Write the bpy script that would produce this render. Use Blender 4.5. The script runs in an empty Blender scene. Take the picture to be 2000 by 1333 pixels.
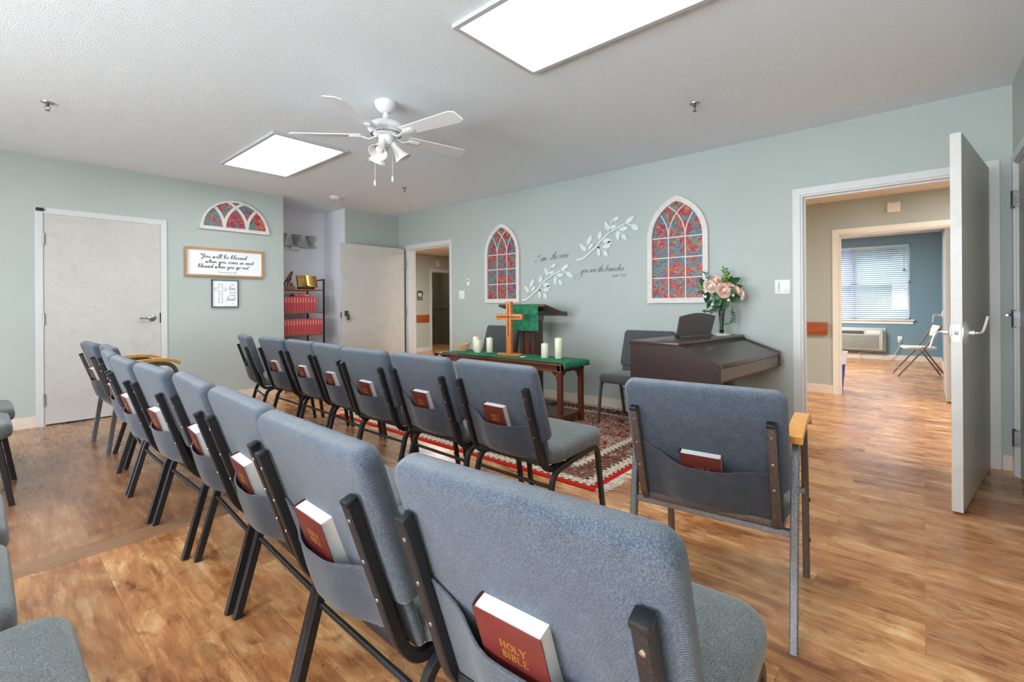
import bpy, bmesh, math, random
from mathutils import Vector, Matrix
random.seed(7)
PI = math.pi
sc = bpy.context.scene
COL = sc.collection
V = Vector

# ------------------------------------------------------------------ materials
def lin(c):
    return tuple((x/255/12.92 if x/255 <= .04045 else ((x/255+.055)/1.055)**2.4) for x in c) + (1,)

def nodes(name):
    m = bpy.data.materials.new(name); m.use_nodes = True
    return m, m.node_tree, m.node_tree.nodes['Principled BSDF']

def N(nt, t, **kw):
    n = nt.nodes.new(t)
    for k, v in kw.items():
        if k.startswith('_'): setattr(n, k[1:], v)
        else:
            n.inputs[k.replace('__', ' ')].default_value = v
    return n

def coords(nt, scale=(1, 1, 1), rot=(0, 0, 0), kind='Object'):
    tc = N(nt, 'ShaderNodeTexCoord'); mp = N(nt, 'ShaderNodeMapping')
    mp.inputs['Scale'].default_value = scale; mp.inputs['Rotation'].default_value = rot
    nt.links.new(tc.outputs[kind], mp.inputs['Vector'])
    return mp.outputs[0]

def noise(nt, vec, scale, detail=3, rough=.5, dist=0):
    n = N(nt, 'ShaderNodeTexNoise', Scale=scale, Detail=detail, Roughness=rough, Distortion=dist)
    nt.links.new(vec, n.inputs['Vector']); return n

def ramp(nt, fac, stops, interp='LINEAR'):
    r = N(nt, 'ShaderNodeValToRGB'); r.color_ramp.interpolation = interp
    el = r.color_ramp.elements
    while len(el) > 1: el.remove(el[-1])
    for i, (p, c) in enumerate(stops):
        e = el[0] if i == 0 else el.new(p)
        e.position = p; e.color = c if len(c) == 4 else lin(c)
    nt.links.new(fac, r.inputs[0]); return r.outputs[0]

def mixc(nt, fac, a, b, mode='MIX'):
    m = N(nt, 'ShaderNodeMix', _data_type='RGBA', _blend_type=mode)
    for s, v in ((0, fac), (6, a), (7, b)):
        if hasattr(v, 'links') or hasattr(v, 'is_output'): nt.links.new(v, m.inputs[s])
        else: m.inputs[s].default_value = v
    return m.outputs[2]

def math_(nt, op, a, b=0., c=None):
    m = N(nt, 'ShaderNodeMath', _operation=op)
    for s, v in ((0, a), (1, b), (2, c)):
        if v is None: continue
        if hasattr(v, 'is_output'): nt.links.new(v, m.inputs[s])
        else: m.inputs[s].default_value = v
    return m.outputs[0]

def bump(nt, bs, h, strength, dist=.001):
    b = N(nt, 'ShaderNodeBump', Strength=strength, Distance=dist)
    nt.links.new(h, b.inputs['Height']); nt.links.new(b.outputs[0], bs.inputs['Normal'])

def plain(name, c, rough=.5, metal=0, var=0, vs=30, bmp=0, bs_=200, spec=None, coat=0):
    m, nt, b = nodes(name)
    b.inputs['Base Color'].default_value = lin(c)
    b.inputs['Roughness'].default_value = rough; b.inputs['Metallic'].default_value = metal
    if spec is not None: b.inputs['Specular IOR Level'].default_value = spec
    if coat: b.inputs['Coat Weight'].default_value = coat
    v = coords(nt)
    n = noise(nt, v, vs, 4)
    if var:
        a = tuple(min(255, x*(1+var)) for x in c); d = tuple(x*(1-var) for x in c)
        nt.links.new(ramp(nt, n.outputs[0], [(.3, d), (.7, a)]), b.inputs['Base Color'])
    if bmp:
        n2 = noise(nt, v, bs_, 2); bump(nt, b, n2.outputs[0], bmp)
    return m

def emit(name, c, s):
    m, nt, b = nodes(name)
    b.inputs['Base Color'].default_value = lin(c)
    b.inputs['Emission Color'].default_value = lin(c); b.inputs['Emission Strength'].default_value = s
    n = noise(nt, coords(nt), 40)
    nt.links.new(ramp(nt, n.outputs[0], [(0, (250, 250, 250)), (1, (255, 255, 255))]), b.inputs['Base Color'])
    return m

def wall_mat(name, c):
    m, nt, b = nodes(name)
    v = coords(nt)
    n = noise(nt, v, 1.3, 3)
    nt.links.new(ramp(nt, n.outputs[0], [(.3, tuple(x*.985 for x in c)), (.7, tuple(min(255, x*1.01) for x in c))]), b.inputs['Base Color'])
    b.inputs['Roughness'].default_value = .62
    bump(nt, b, noise(nt, v, 260, 2).outputs[0], .08)
    return m

def ceiling_mat():
    m, nt, b = nodes('ceiling_texture_paint'); v = coords(nt)
    b.inputs['Base Color'].default_value = lin((243, 249, 254)); b.inputs['Roughness'].default_value = .85
    n1 = noise(nt, v, 125, 4, .6); n2 = noise(nt, v, 260, 2, .5)
    h = math_(nt, 'ADD', n1.outputs[0], n2.outputs[0])
    bump(nt, b, h, .75, .008)
    return m

def wood_floor():
    m, nt, b = nodes('vinyl_wood_plank')
    tc = N(nt, 'ShaderNodeTexCoord')
    mp = N(nt, 'ShaderNodeMapping'); mp.inputs['Rotation'].default_value = (0, 0, PI/2)
    nt.links.new(tc.outputs['Object'], mp.inputs['Vector'])
    br = N(nt, 'ShaderNodeTexBrick', Scale=1.0, Mortar__Size=.0010, Mortar__Smooth=.2, Bias=0., Brick__Width=.92, Row__Height=.182)
    br.offset = .37; br.offset_frequency = 2; br.squash = 1
    br.inputs['Color1'].default_value = (0, 0, 0, 1); br.inputs['Color2'].default_value = (1, 1, 1, 1); br.inputs['Mortar'].default_value = (.5, .5, .5, 1)
    nt.links.new(mp.outputs[0], br.inputs['Vector'])
    sep = N(nt, 'ShaderNodeSeparateXYZ'); nt.links.new(tc.outputs['Object'], sep.inputs[0])
    seed = math_(nt, 'MULTIPLY', br.outputs['Color'], 37.)
    def stretched(kx, ky):
        c = N(nt, 'ShaderNodeCombineXYZ')
        nt.links.new(math_(nt, 'ADD', math_(nt, 'MULTIPLY', sep.outputs[0], kx), seed), c.inputs[0])
        nt.links.new(math_(nt, 'MULTIPLY', sep.outputs[1], ky), c.inputs[1]); nt.links.new(seed, c.inputs[2]); return c.outputs[0]
    g1 = noise(nt, stretched(3.6, 1.3), 2.0, 7, .62, 1.1)      # broad tonal patches
    g2 = noise(nt, stretched(16., 1.6), 2.2, 6, .68, .8)       # grain streaks
    g3 = noise(nt, stretched(30., 7.), 1.7, 7, .78, 1.4)       # cracks
    g4 = noise(nt, stretched(5., 3.2), 1.9, 4, .6, .8)
    base = ramp(nt, g1.outputs[0], [(.28, (140, 94, 62)), (.40, (190, 134, 90)), (.50, (214, 160, 110)), (.60, (228, 184, 134)), (.70, (243, 214, 166))])
    st = ramp(nt, g2.outputs[0], [(.32, (160, 118, 92)), (.45, (222, 198, 174)), (.56, (255, 248, 238)), (.72, (255, 255, 250))])
    base = mixc(nt, .55, base, st, 'MULTIPLY')
    plank = ramp(nt, br.outputs['Color'], [(0, (196, 170, 152)), (.35, (240, 230, 218)), (.7, (255, 252, 242)), (1, (214, 190, 168))])
    base = mixc(nt, .6, base, plank, 'MULTIPLY')
    marks = ramp(nt, g3.outputs[0], [(.36, (60, 34, 24)), (.415, (255, 255, 255))])
    base = mixc(nt, .7, base, marks, 'MULTIPLY')
    blot = ramp(nt, g4.outputs[0], [(.30, (120, 86, 70)), (.43, (255, 255, 255))])
    base = mixc(nt, .6, base, blot, 'MULTIPLY')
    # greyer tint on the left-hand bay beyond the cross strip, fading with x
    past_strip = math_(nt, 'GREATER_THAN', sep.outputs[1], 2.92)
    near = N(nt, 'ShaderNodeMapRange', _interpolation_type='SMOOTHSTEP'); nt.links.new(sep.outputs[0], near.inputs[0])
    near.inputs[1].default_value = 2.2; near.inputs[2].default_value = .6; near.inputs[3].default_value = 0.; near.inputs[4].default_value = 1.
    grey = mixc(nt, .22, mixc(nt, 1., base, lin((214, 206, 200)), 'MULTIPLY'), lin((150, 126, 106)))
    base = mixc(nt, math_(nt, 'MULTIPLY', past_strip, near.outputs[0]), base, grey)
    base = mixc(nt, math_(nt, 'MULTIPLY', br.outputs['Fac'], .55), base, lin((90, 62, 44)))
    nt.links.new(base, b.inputs['Base Color'])
    nt.links.new(ramp(nt, g2.outputs[0], [(.3, (.20, .20, .20, 1)), (.7, (.32, .32, .32, 1))]), b.inputs['Roughness'])
    b.inputs['Specular IOR Level'].default_value = .6
    h = math_(nt, 'SUBTRACT', math_(nt, 'MULTIPLY', g3.outputs[0], .5), br.outputs['Fac'])
    bump(nt, b, h, .22, .0015)
    return m

def strip_mat():
    m, nt, b = nodes('wood_strip'); v = coords(nt, (1.5, 24, 1))
    n = noise(nt, v, 5, 5, .6, .6)
    nt.links.new(ramp(nt, n.outputs[0], [(.3, (112, 78, 56)), (.5, (152, 112, 82)), (.72, (178, 138, 104))]), b.inputs['Base Color'])
    b.inputs['Roughness'].default_value = .4
    return m

def wood(name, c1, c2, scale=(30, 30, 2), rough=.4, coat=.1):
    m, nt, b = nodes(name); v = coords(nt, scale)
    n = noise(nt, v, 1.6, 5, .55, .8)
    nt.links.new(ramp(nt, n.outputs[0], [(.28, c1), (.72, c2)]), b.inputs['Base Color'])
    b.inputs['Roughness'].default_value = rough; b.inputs['Coat Weight'].default_value = coat
    return m

def fabric(name, dark, light, twill=True, s=430):
    m, nt, b = nodes(name); v = coords(nt)
    n = noise(nt, v, s, 3, .7); n2 = noise(nt, v, 28, 3, .5)
    col = ramp(nt, n.outputs[0], [(.33, dark), (.5, tuple((a+c)/2 for a, c in zip(dark, light))), (.67, light)])
    col = mixc(nt, .22, col, ramp(nt, n2.outputs[0], [(.3, (120, 124, 132)), (.7, (255, 255, 255))]), 'MULTIPLY')
    h = n.outputs[0]
    if twill:
        w = N(nt, 'ShaderNodeTexWave', Scale=250., Distortion=1.0, Detail=1.)
        w.bands_direction = 'DIAGONAL'; nt.links.new(v, w.inputs['Vector'])
        col = mixc(nt, .18, col, ramp(nt, w.outputs[0], [(.1, (70, 76, 88)), (.6, (255, 255, 255))]), 'MULTIPLY')
        h = math_(nt, 'ADD', n.outputs[0], w.outputs[0])
    nt.links.new(col, b.inputs['Base Color'])
    b.inputs['Roughness'].default_value = .95
    b.inputs['Sheen Weight'].default_value = .35; b.inputs['Sheen Roughness'].default_value = .45
    b.inputs['Specular IOR Level'].default_value = .15
    bump(nt, b, h, .5, .0012)
    return m

def hammertone(name, c, rough=.42):
    m, nt, b = nodes(name); v = coords(nt)
    n = noise(nt, v, 420, 2)
    nt.links.new(ramp(nt, n.outputs[0], [(.35, tuple(x*.7 for x in c)), (.7, tuple(x*1.35 for x in c))]), b.inputs['Base Color'])
    b.inputs['Metallic'].default_value = .55; b.inputs['Roughness'].default_value = rough
    bump(nt, b, n.outputs[0], .35, .0006)
    return m

def stained():
    m, nt, b = nodes('stained_glass_print'); v = coords(nt)
    d = noise(nt, v, 15, 4, .65, 1.4); k = noise(nt, v, 8, 3, .6, 1.2)
    f = noise(nt, v, 60, 5, .8, 2.5)
    warm = ramp(nt, d.outputs[0], [(.34, (110, 50, 120)), (.42, (160, 44, 96)), (.48, (186, 52, 66)), (.54, (204, 84, 58)), (.60, (206, 160, 92)), (.68, (150, 60, 110))])
    cool = ramp(nt, d.outputs[0], [(.34, (60, 110, 112)), (.44, (104, 176, 164)), (.50, (120, 84, 150)), (.55, (70, 130, 124)), (.60, (170, 170, 96)), (.68, (92, 72, 140))])
    msk = ramp(nt, k.outputs[0], [(.47, (0, 0, 0, 1)), (.53, (1, 1, 1, 1))])
    c = mixc(nt, msk, warm, cool)
    hi = ramp(nt, f.outputs[0], [(.34, (50, 42, 60)), (.46, (170, 150, 160)), (.56, (255, 250, 240))])
    nt.links.new(mixc(nt, .7, c, hi, 'MULTIPLY'), b.inputs['Base Color'])
    b.inputs['Roughness'].default_value = .45
    return m

def rug_mat(hx, hy):
    m, nt, b = nodes('oriental_rug')
    tc = N(nt, 'ShaderNodeTexCoord'); sp = N(nt, 'ShaderNodeSeparateXYZ')
    nt.links.new(tc.outputs['Object'], sp.inputs[0])
    dx = math_(nt, 'SUBTRACT', hx+.02, math_(nt, 'ABSOLUTE', math_(nt, 'SUBTRACT', sp.outputs[0], .02)))
    dy = math_(nt, 'SUBTRACT', hy, math_(nt, 'ABSOLUTE', sp.outputs[1]))
    d = math_(nt, 'MINIMUM', dx, dy)
    v = coords(nt)
    fl = noise(nt, v, 17, 4, .6, 2.0); vo = N(nt, 'ShaderNodeTexVoronoi', Scale=17.); nt.links.new(v, vo.inputs['Vector'])
    fine = noise(nt, v, 75, 2, .6, 1.)
    field = ramp(nt, fl.outputs[0], [(.38, (84, 34, 30)), (.475, (116, 46, 38)), (.50, (222, 190, 166)), (.535, (212, 168, 142)), (.56, (104, 40, 34)), (.62, (86, 38, 36)), (.65, (190, 150, 128)), (.68, (84, 40, 40))])
    motif = ramp(nt, vo.outputs['Distance'], [(.10, (216, 200, 178)), (.17, (120, 66, 58)), (.24, (212, 190, 168)), (.30, (104, 62, 54)), (.5, (84, 50, 46))])
    motif = mixc(nt, .3, motif, field)
    cream = ramp(nt, fine.outputs[0], [(.38, (120, 98, 84)), (.47, (206, 190, 166)), (.7, (222, 208, 186))])
    dash = N(nt, 'ShaderNodeTexChecker', Scale=36.); dash.inputs[1].default_value = lin((196, 182, 160)); dash.inputs[2].default_value = lin((72, 52, 46))
    nt.links.new(v, dash.inputs['Vector'])
    def band(lo, c, prev):
        return mixc(nt, math_(nt, 'GREATER_THAN', d, lo), prev, c)
    c = lin((186, 34, 26))
    for lo, cc in ((.042, dash.outputs[0]), (.062, cream), (.115, dash.outputs[0]), (.135, motif), (.285, dash.outputs[0]), (.305, cream), (.355, dash.outputs[0]), (.372, field)):
        c = band(lo, cc, c)
    nt.links.new(c, b.inputs['Base Color'])
    b.inputs['Roughness'].default_value = .95; b.inputs['Specular IOR Level'].default_value = .1
    bump(nt, b, fine.outputs[0], .4, .002)
    return m

def door_skin(name, c):
    m, nt, b = nodes(name); v = coords(nt)
    n = noise(nt, v, 11, 5, .65, 1.4); n2 = noise(nt, v, 4, 4, .6, .8)
    a = ramp(nt, n.outputs[0], [(.36, tuple(x*.975 for x in c)), (.5, c), (.66, tuple(min(255, x*1.012) for x in c))])
    nt.links.new(mixc(nt, .5, a, ramp(nt, n2.outputs[0], [(.35, (242, 241, 238)), (.65, (255, 255, 255))]), 'MULTIPLY'), b.inputs['Base Color'])
    b.inputs['Roughness'].default_value = .42
    return m

def glass(name, c=(255, 255, 255), rough=0., ior=1.45):
    m, nt, b = nodes(name)
    b.inputs['Base Color'].default_value = lin(c); b.inputs['Roughness'].default_value = rough
    b.inputs['Transmission Weight'].default_value = 1.; b.inputs['IOR'].default_value = ior
    return m

def thin_glass():
    m, nt, b = nodes('window_glass')
    tr = N(nt, 'ShaderNodeBsdfTransparent'); gl = N(nt, 'ShaderNodeBsdfGlossy', Roughness=.02); mx = N(nt, 'ShaderNodeMixShader', Fac=.07)
    nt.nodes.remove(b); nt.links.new(tr.outputs[0], mx.inputs[1]); nt.links.new(gl.outputs[0], mx.inputs[2])
    nt.links.new(mx.outputs[0], nt.nodes['Material Output'].inputs['Surface'])
    return m

def blind_mat():
    m, nt, b = nodes('translucent_blind_slat')
    b.inputs['Base Color'].default_value = lin((232, 238, 246)); b.inputs['Roughness'].default_value = .45
    tr = N(nt, 'ShaderNodeBsdfTranslucent', Color=lin((225, 235, 250))); mx = N(nt, 'ShaderNodeMixShader', Fac=.42)
    n = noise(nt, coords(nt), 60); nt.links.new(ramp(nt, n.outputs[0], [(0, (228, 236, 246)), (1, (236, 240, 248))]), b.inputs['Base Color'])
    out = nt.nodes['Material Output']
    nt.links.new(b.outputs[0], mx.inputs[1]); nt.links.new(tr.outputs[0], mx.inputs[2]); nt.links.new(mx.outputs[0], out.inputs['Surface'])
    return m

PAINT = (176, 185, 180)
M = dict(
    wall=wall_mat('sage_wall_paint', PAINT), alcove=wall_mat('alcove_paint', (232, 232, 238)), hall=wall_mat('hall_beige_paint', (174, 180, 172)),
    blue=wall_mat('blue_room_paint', (116, 146, 158)), ceil=ceiling_mat(), hallceil=wall_mat('hall_ceiling_tile', (228, 220, 206)),
    floor=wood_floor(), strip=strip_mat(), base=plain('baseboard_vinyl', (224, 210, 194), .45, var=.02),
    frame=plain('door_frame_paint', (208, 210, 209), .4, var=.01), doorw=door_skin('marbled_door', (198, 196, 191)), doorg=door_skin('grey_door', (196, 194, 182)),
    hallframe=plain('hall_frame_paint', (230, 226, 214), .4, var=.01),
    nickel=plain('satin_nickel', (176, 174, 170), .32, 1, var=.03), chrome=plain('bright_steel', (222, 222, 222), .42, .75), dark=plain('black_plastic', (32, 33, 35), .4, var=.05),
    white=plain('white_plastic', (232, 231, 226), .4, var=.01), fanw=plain('fan_white_enamel', (232, 233, 234), .35, var=.01), smoke=plain('smoky_glass_shade', (150, 150, 142), .3, var=.08, coat=.4), frost=plain('frosted_glass_shade', (236, 234, 228), .25, var=.01, coat=.4),
    steel=plain('dull_steel', (110, 110, 112), .35, 1, var=.1),
    fab=fabric('grey_blue_fabric', (54, 61, 72), (112, 121, 134)), fabs=fabric('grey_seat_fabric', (68, 74, 75), (132, 138, 136), False, 330), fabd=fabric('charcoal_fabric', (70, 72, 74), (98, 100, 102), False, 300),
    pocket=fabric('pocket_fabric_shaded', (56, 61, 70), (104, 111, 122)),  # back fabric toned darker, with the pocket's shading put into the colour
    tube=hammertone('black_hammertone', (52, 52, 55)), tubeg=hammertone('grey_hammertone', (118, 120, 124)), brown=hammertone('brown_hammertone', (104, 94, 90)),
    rivet=plain('rivet_steel', (215, 215, 218), .25, 1), cap=plain('tube_end_cap', (26, 30, 34), .35),
    arm=wood('honey_oak_arm', (204, 138, 62), (232, 170, 88), (20, 20, 6)), cover=plain('brown_book_cover', (98, 34, 31), .45, var=.08, vs=25, bmp=.1), pages=plain('book_pages', (240, 238, 236), .7, var=.02, vs=300),
    gold=plain('gold_foil', (206, 152, 62), .35, .6), red=plain('red_hymnal_cover', (190, 78, 82), .5, var=.08, vs=60), redline=plain('hymnal_gilt', (226, 150, 132), .5),
    cherry=wood('cherry_table_wood', (70, 34, 22), (122, 66, 40), (30, 3, 30), .35), walnut=wood('walnut_podium_wood', (58, 34, 28), (88, 54, 44), (30, 30, 2.5), .4),
    green=plain('green_velvet', (30, 112, 78), .8, var=.22, vs=18, bmp=.3, bs_=300), cross=wood('orange_cross_wood', (178, 98, 42), (222, 142, 68), (25, 25, 5), .35), crossd=plain('dark_inlay', (70, 38, 22), .5),
    wax=plain('ivory_wax', (240, 233, 208), .5, var=.01), wick=plain('wick', (235, 230, 220), .8), wicker=plain('wicker', (212, 178, 138), .7, var=.15, vs=120, bmp=.6, bs_=120),
    piano=wood('dark_rosewood', (50, 36, 36), (66, 50, 48), (6, 6, 60), .32, .15), pianod=plain('piano_slot', (18, 15, 14), .5), stand=plain('music_stand_grey', (84, 82, 79), .55, var=.02),
    brass=plain('brass', (214, 186, 120), .3, .8), goldleaf=plain('polished_gold', (206, 168, 98), .32, .85, var=.12, vs=18),
    mahog=plain('glazed_brown_statue', (92, 42, 24), .25, var=.25, vs=40, coat=.5), shelfw=wood('shelf_board', (120, 76, 48), (156, 104, 66), (3, 30, 30)),
    blackm=plain('black_metal', (34, 33, 34), .5, .3, var=.05),
    cream=plain('whitewashed_wood', (216, 210, 206), .55, var=.035, vs=22), stained=stained(), oakf=wood('oak_frame', (164, 120, 76), (196, 152, 104), (6, 6, 30)), paper=plain('sign_paper', (238, 240, 241), .6, var=.01),
    ink=plain('black_ink', (44, 46, 50), .6), inkg=plain('grey_ink', (98, 100, 112), .6), vine=plain('white_wood_branch', (214, 222, 220), .5), decal=plain('dark_decal', (70, 86, 84), .6),
    bumper=wood('oak_bumper_rail', (142, 66, 26), (176, 92, 44), (30, 4, 30)), rest=plain('restroom_wall', (92, 88, 70), .6, var=.04), signd=plain('dark_sign', (52, 58, 64), .5),
    panel=emit('light_diffuser', (244, 249, 255), 11.5), pframe=plain('troffer_frame', (190, 191, 193), .4),
    bluebin=plain('blue_bin', (28, 62, 168), .4), bag=plain('bin_bag', (226, 228, 232), .35, bmp=.5, bs_=60), blind=blind_mat(), ac=plain('ac_beige', (196, 198, 188), .5, var=.02), acd=plain('ac_grille', (84, 88, 84), .6),
    foldw=plain('folding_chair_vinyl', (216, 206, 190), .5, var=.02), foldm=plain('folding_chair_steel', (132, 112, 100), .4, .5),
    petal=plain('peach_petal', (252, 216, 200), .6, var=.05, vs=60), petalw=plain('cream_petal', (252, 234, 220), .6, var=.04, vs=60), bud=plain('white_bud', (238, 236, 226), .6),
    leaf=plain('dark_green_leaf', (44, 86, 50), .5, var=.25, vs=40), leafl=plain('light_green_leaf', (104, 142, 64), .5, var=.25, vs=40), leafe=plain('eucalyptus', (70, 104, 78), .55, var=.2, vs=40), vase=glass('vase_glass', (235, 240, 238)),
    pane=thin_glass(), grass=plain('grass', (96, 116, 74), .9, var=.2, vs=3), navy=plain('navy_post', (60, 72, 108), .6), fringe=plain('cotton_fringe', (226, 218, 200), .9, var=.06, vs=200),
    towelw=plain('towel_dispenser', (214, 214, 208), .5), rail_m=plain('grab_bar', (160, 158, 150), .3, .9),
)

# ------------------------------------------------------------------ mesh builder
def smooth_path(pts, n=6, closed=False):
    pts = [V(p) for p in pts]; out = []
    L = len(pts)
    for i in range(L if closed else L-1):
        p1, p2 = pts[i], pts[(i+1) % L]
        p0 = pts[i-1] if (i > 0 or closed) else p1*2-p2
        p3 = pts[(i+2) % L] if (i+2 < L or closed) else p2*2-p1
        for k in range(n):
            t = k/n
            out.append(.5*((2*p1)+(p2-p0)*t+(2*p0-5*p1+4*p2-p3)*t*t+(3*p1-p0-3*p2+p3)*t**3))
    if not closed: out.append(pts[-1])
    return out

def fillet(pts, r, n=6):
    """round the corners of a polyline"""
    pts = [V(p) for p in pts]; out = [pts[0]]
    for i in range(1, len(pts)-1):
        a, b, c = pts[i-1], pts[i], pts[i+1]
        d1 = (a-b); d2 = (c-b); rr = min(r, d1.length*.48, d2.length*.48)
        p, q = b+d1.normalized()*rr, b+d2.normalized()*rr
        for k in range(n+1):
            t = k/n; out.append(p*(1-t)**2+b*2*t*(1-t)+q*t*t)
    out.append(pts[-1]); return out

class MB:
    def __init__(s): s.bm = bmesh.new()
    def face(s, vs):
        try: return s.bm.faces.new(vs)
        except ValueError: return None
    def box(s, c, d, rot=None, bev=0, seg=2):
        r = bmesh.ops.create_cube(s.bm, size=1.0)['verts']
        bmesh.ops.scale(s.bm, verts=r, vec=d)
        if bev:
            es = list({e for v in r for e in v.link_edges})
            o = bmesh.ops.bevel(s.bm, geom=es, offset=bev, segments=seg, affect='EDGES', profile=.5)
            r = list({v for f in o['faces'] for v in f.verts} | {v for v in r if v.is_valid})
        if rot is not None: bmesh.ops.transform(s.bm, verts=r, matrix=rot.to_4x4())
        bmesh.ops.translate(s.bm, verts=r, vec=c)
        return s
    def bx(s, x0, x1, y0, y1, z0, z1, bev=0):
        return s.box(((x0+x1)/2, (y0+y1)/2, (z0+z1)/2), (abs(x1-x0), abs(y1-y0), abs(z1-z0)), bev=bev)
    def sweep(s, pts, prof, ref=(0, 1, 0), caps=True, closed=False, scale=None):
        pts = [V(p) for p in pts]; n = len(pts); ref = V(ref).normalized(); rings = []
        for i, p in enumerate(pts):
            a = pts[i-1] if (i > 0 or closed) else p; b = pts[(i+1) % n] if (i < n-1 or closed) else p
            t = (b-a).normalized()
            nn = ref-t*ref.dot(t)
            if nn.length < 1e-4: nn = V((1, 0, 0))-t*t.x
            nn.normalize(); bb = t.cross(nn)
            k = scale[i] if scale else 1
            rings.append([s.bm.verts.new(p+nn*u*k+bb*w*k) for u, w in prof])
        m = len(prof)
        for i in range(n if closed else n-1):
            A, B = rings[i], rings[(i+1) % n]
            for j in range(m): s.face((A[j], A[(j+1) % m], B[(j+1) % m], B[j]))
        if caps and not closed:
            s.face(rings[0][::-1]); s.face(rings[-1])
        return s
    def tube(s, pts, r, seg=10, ref=(0, 1, 0), **k):
        return s.sweep(pts, [(math.cos(a)*r, math.sin(a)*r) for a in [2*PI*i/seg for i in range(seg)]], ref, **k)
    def sq(s, pts, w, h, ref=(0, 1, 0), c=.25, **k):
        a, b = w/2, h/2; q = min(a, b)*c
        return s.sweep(pts, [(a-q, -b), (a, -b+q), (a, b-q), (a-q, b), (-a+q, b), (-a, b-q), (-a, -b+q), (-a+q, -b)], ref, **k)
    def lathe(s, prof, c=(0, 0, 0), seg=24, mat=None, close=False, arc=2*PI):
        c = V(c); rings = []
        for r, z in prof:
            ring = []
            for i in range(seg):
                a = arc*i/seg; p = V((r*math.cos(a), r*math.sin(a), z))
                if mat is not None: p = mat @ p
                ring.append(s.bm.verts.new(c+p))
            rings.append(ring)
        for A, B in zip(rings, rings[1:]):
            for j in range(seg): s.face((A[j], A[(j+1) % seg], B[(j+1) % seg], B[j]))
        if close: s.face(rings[0][::-1]); s.face(rings[-1])
        return s
    def grid(s, f, nu, nv):
        g = [[s.bm.verts.new(V(f(i/nu, j/nv))) for j in range(nv+1)] for i in range(nu+1)]
        for i in range(nu):
            for j in range(nv): s.face((g[i][j], g[i+1][j], g[i+1][j+1], g[i][j+1]))
        return s
    def ring2(s, outer, inner, y0, y1):
        """frame between two 2-D outlines (x,z), from depth y0 to y1"""
        n = len(outer)
        R = [[s.bm.verts.new((p[0], y, p[1])) for p in o] for o, y in ((outer, y0), (outer, y1), (inner, y1), (inner, y0))]
        for k in range(4):
            A, B = R[k], R[(k+1) % 4]
            for j in range(n): s.face((A[j], A[(j+1) % n], B[(j+1) % n], B[j]))
        return s
    def plate(s, pts, y0, y1):
        A = [s.bm.verts.new((p[0], y0, p[1])) for p in pts]; B = [s.bm.verts.new((p[0], y1, p[1])) for p in pts]
        n = len(pts)
        s.face(A); s.face(B[::-1])
        for j in range(n): s.face((A[j], B[j], B[(j+1) % n], A[(j+1) % n]))
        return s
    def ribbon(s, pts, w, y0, y1, taper=None):
        """flat strip along a 2-D polyline in x,z"""
        P = [V((p[0], 0, p[1])) for p in pts]; n = len(P); L = []; R = []
        for i, p in enumerate(P):
            t = (P[min(i+1, n-1)]-P[max(i-1, 0)])
            if t.length < 1e-9: t = V((1, 0, 0))
            t.normalize(); nn = V((-t.z, 0, t.x)); k = w/2*(taper(i/(n-1)) if taper else 1)
            L.append(p+nn*k); R.append(p-nn*k)
        for y in (y0, y1):
            pass
        a = [[s.bm.verts.new((q.x, y, q.z)) for q in side] for side, y in ((L, y0), (R, y0), (R, y1), (L, y1))]
        for k in range(4):
            A, B = a[k], a[(k+1) % 4]
            for i in range(n-1): s.face((A[i], A[i+1], B[i+1], B[i]))
        s.face([a[k][0] for k in range(4)]); s.face([a[k][-1] for k in range(3, -1, -1)])
        return s
    def pillow(s, w, h, R, t, er, crown, mat, cs=6, es=5):
        """rounded cushion: outline w x h (corner R) in local xy, thickness t along z"""
        def ring(ins, z):
            a, b = w/2-ins, h/2-ins; r = max(R-ins, .004); out = []
            for qx, qy, a0 in ((1, 1, 0), (-1, 1, PI/2), (-1, -1, PI), (1, -1, 1.5*PI)):
                for k in range(cs+1):
                    an = a0+PI/2*k/cs
                    out.append(V((qx*(a-r)+r*math.cos(an), qy*(b-r)+r*math.sin(an), z)))
            return out
        lay = []
        m = min(w, h)/2
        for ins, zz in ((m*.8, -t/2-crown), (m*.5, -t/2-crown*.8), (m*.3, -t/2-crown*.45)): lay.append((ins, zz))
        for k in range(es+1):
            a = PI/2*k/es; lay.append((er*(1-math.sin(a)), -t/2+er*(1-math.cos(a))-0))
        for k in range(es+1):
            a = PI/2*k/es; lay.append((er*(1-math.cos(a)), t/2-er*(1-math.sin(a))))
        for ins, zz in ((m*.3, t/2+crown*.45), (m*.5, t/2+crown*.8), (m*.8, t/2+crown)): lay.append((ins, zz))
        rings = [[s.bm.verts.new(mat @ p) for p in ring(i, z)] for i, z in lay]
        n = len(rings[0])
        for A, B in zip(rings, rings[1:]):
            for j in range(n): s.face((A[j], A[(j+1) % n], B[(j+1) % n], B[j]))
        s.face(rings[0][::-1]); s.face(rings[-1])
        return s
    def build(s, name, mat, parent=None, smooth=True, angle=40, loc=None, rot=None, kind=None):
        bmesh.ops.recalc_face_normals(s.bm, faces=s.bm.faces)
        me = bpy.data.meshes.new(name); s.bm.to_mesh(me); s.bm.free()
        o = bpy.data.objects.new(name, me); COL.objects.link(o)
        if isinstance(mat, str): mat = M[mat]
        me.materials.append(mat)
        if smooth:
            for p in me.polygons: p.use_smooth = True
            me.set_sharp_from_angle(angle=math.radians(angle))
        if parent: o.parent = parent
        if loc is not None: o.location = loc
        if rot is not None: o.rotation_euler = rot
        if kind: o['kind'] = kind
        return o

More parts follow.
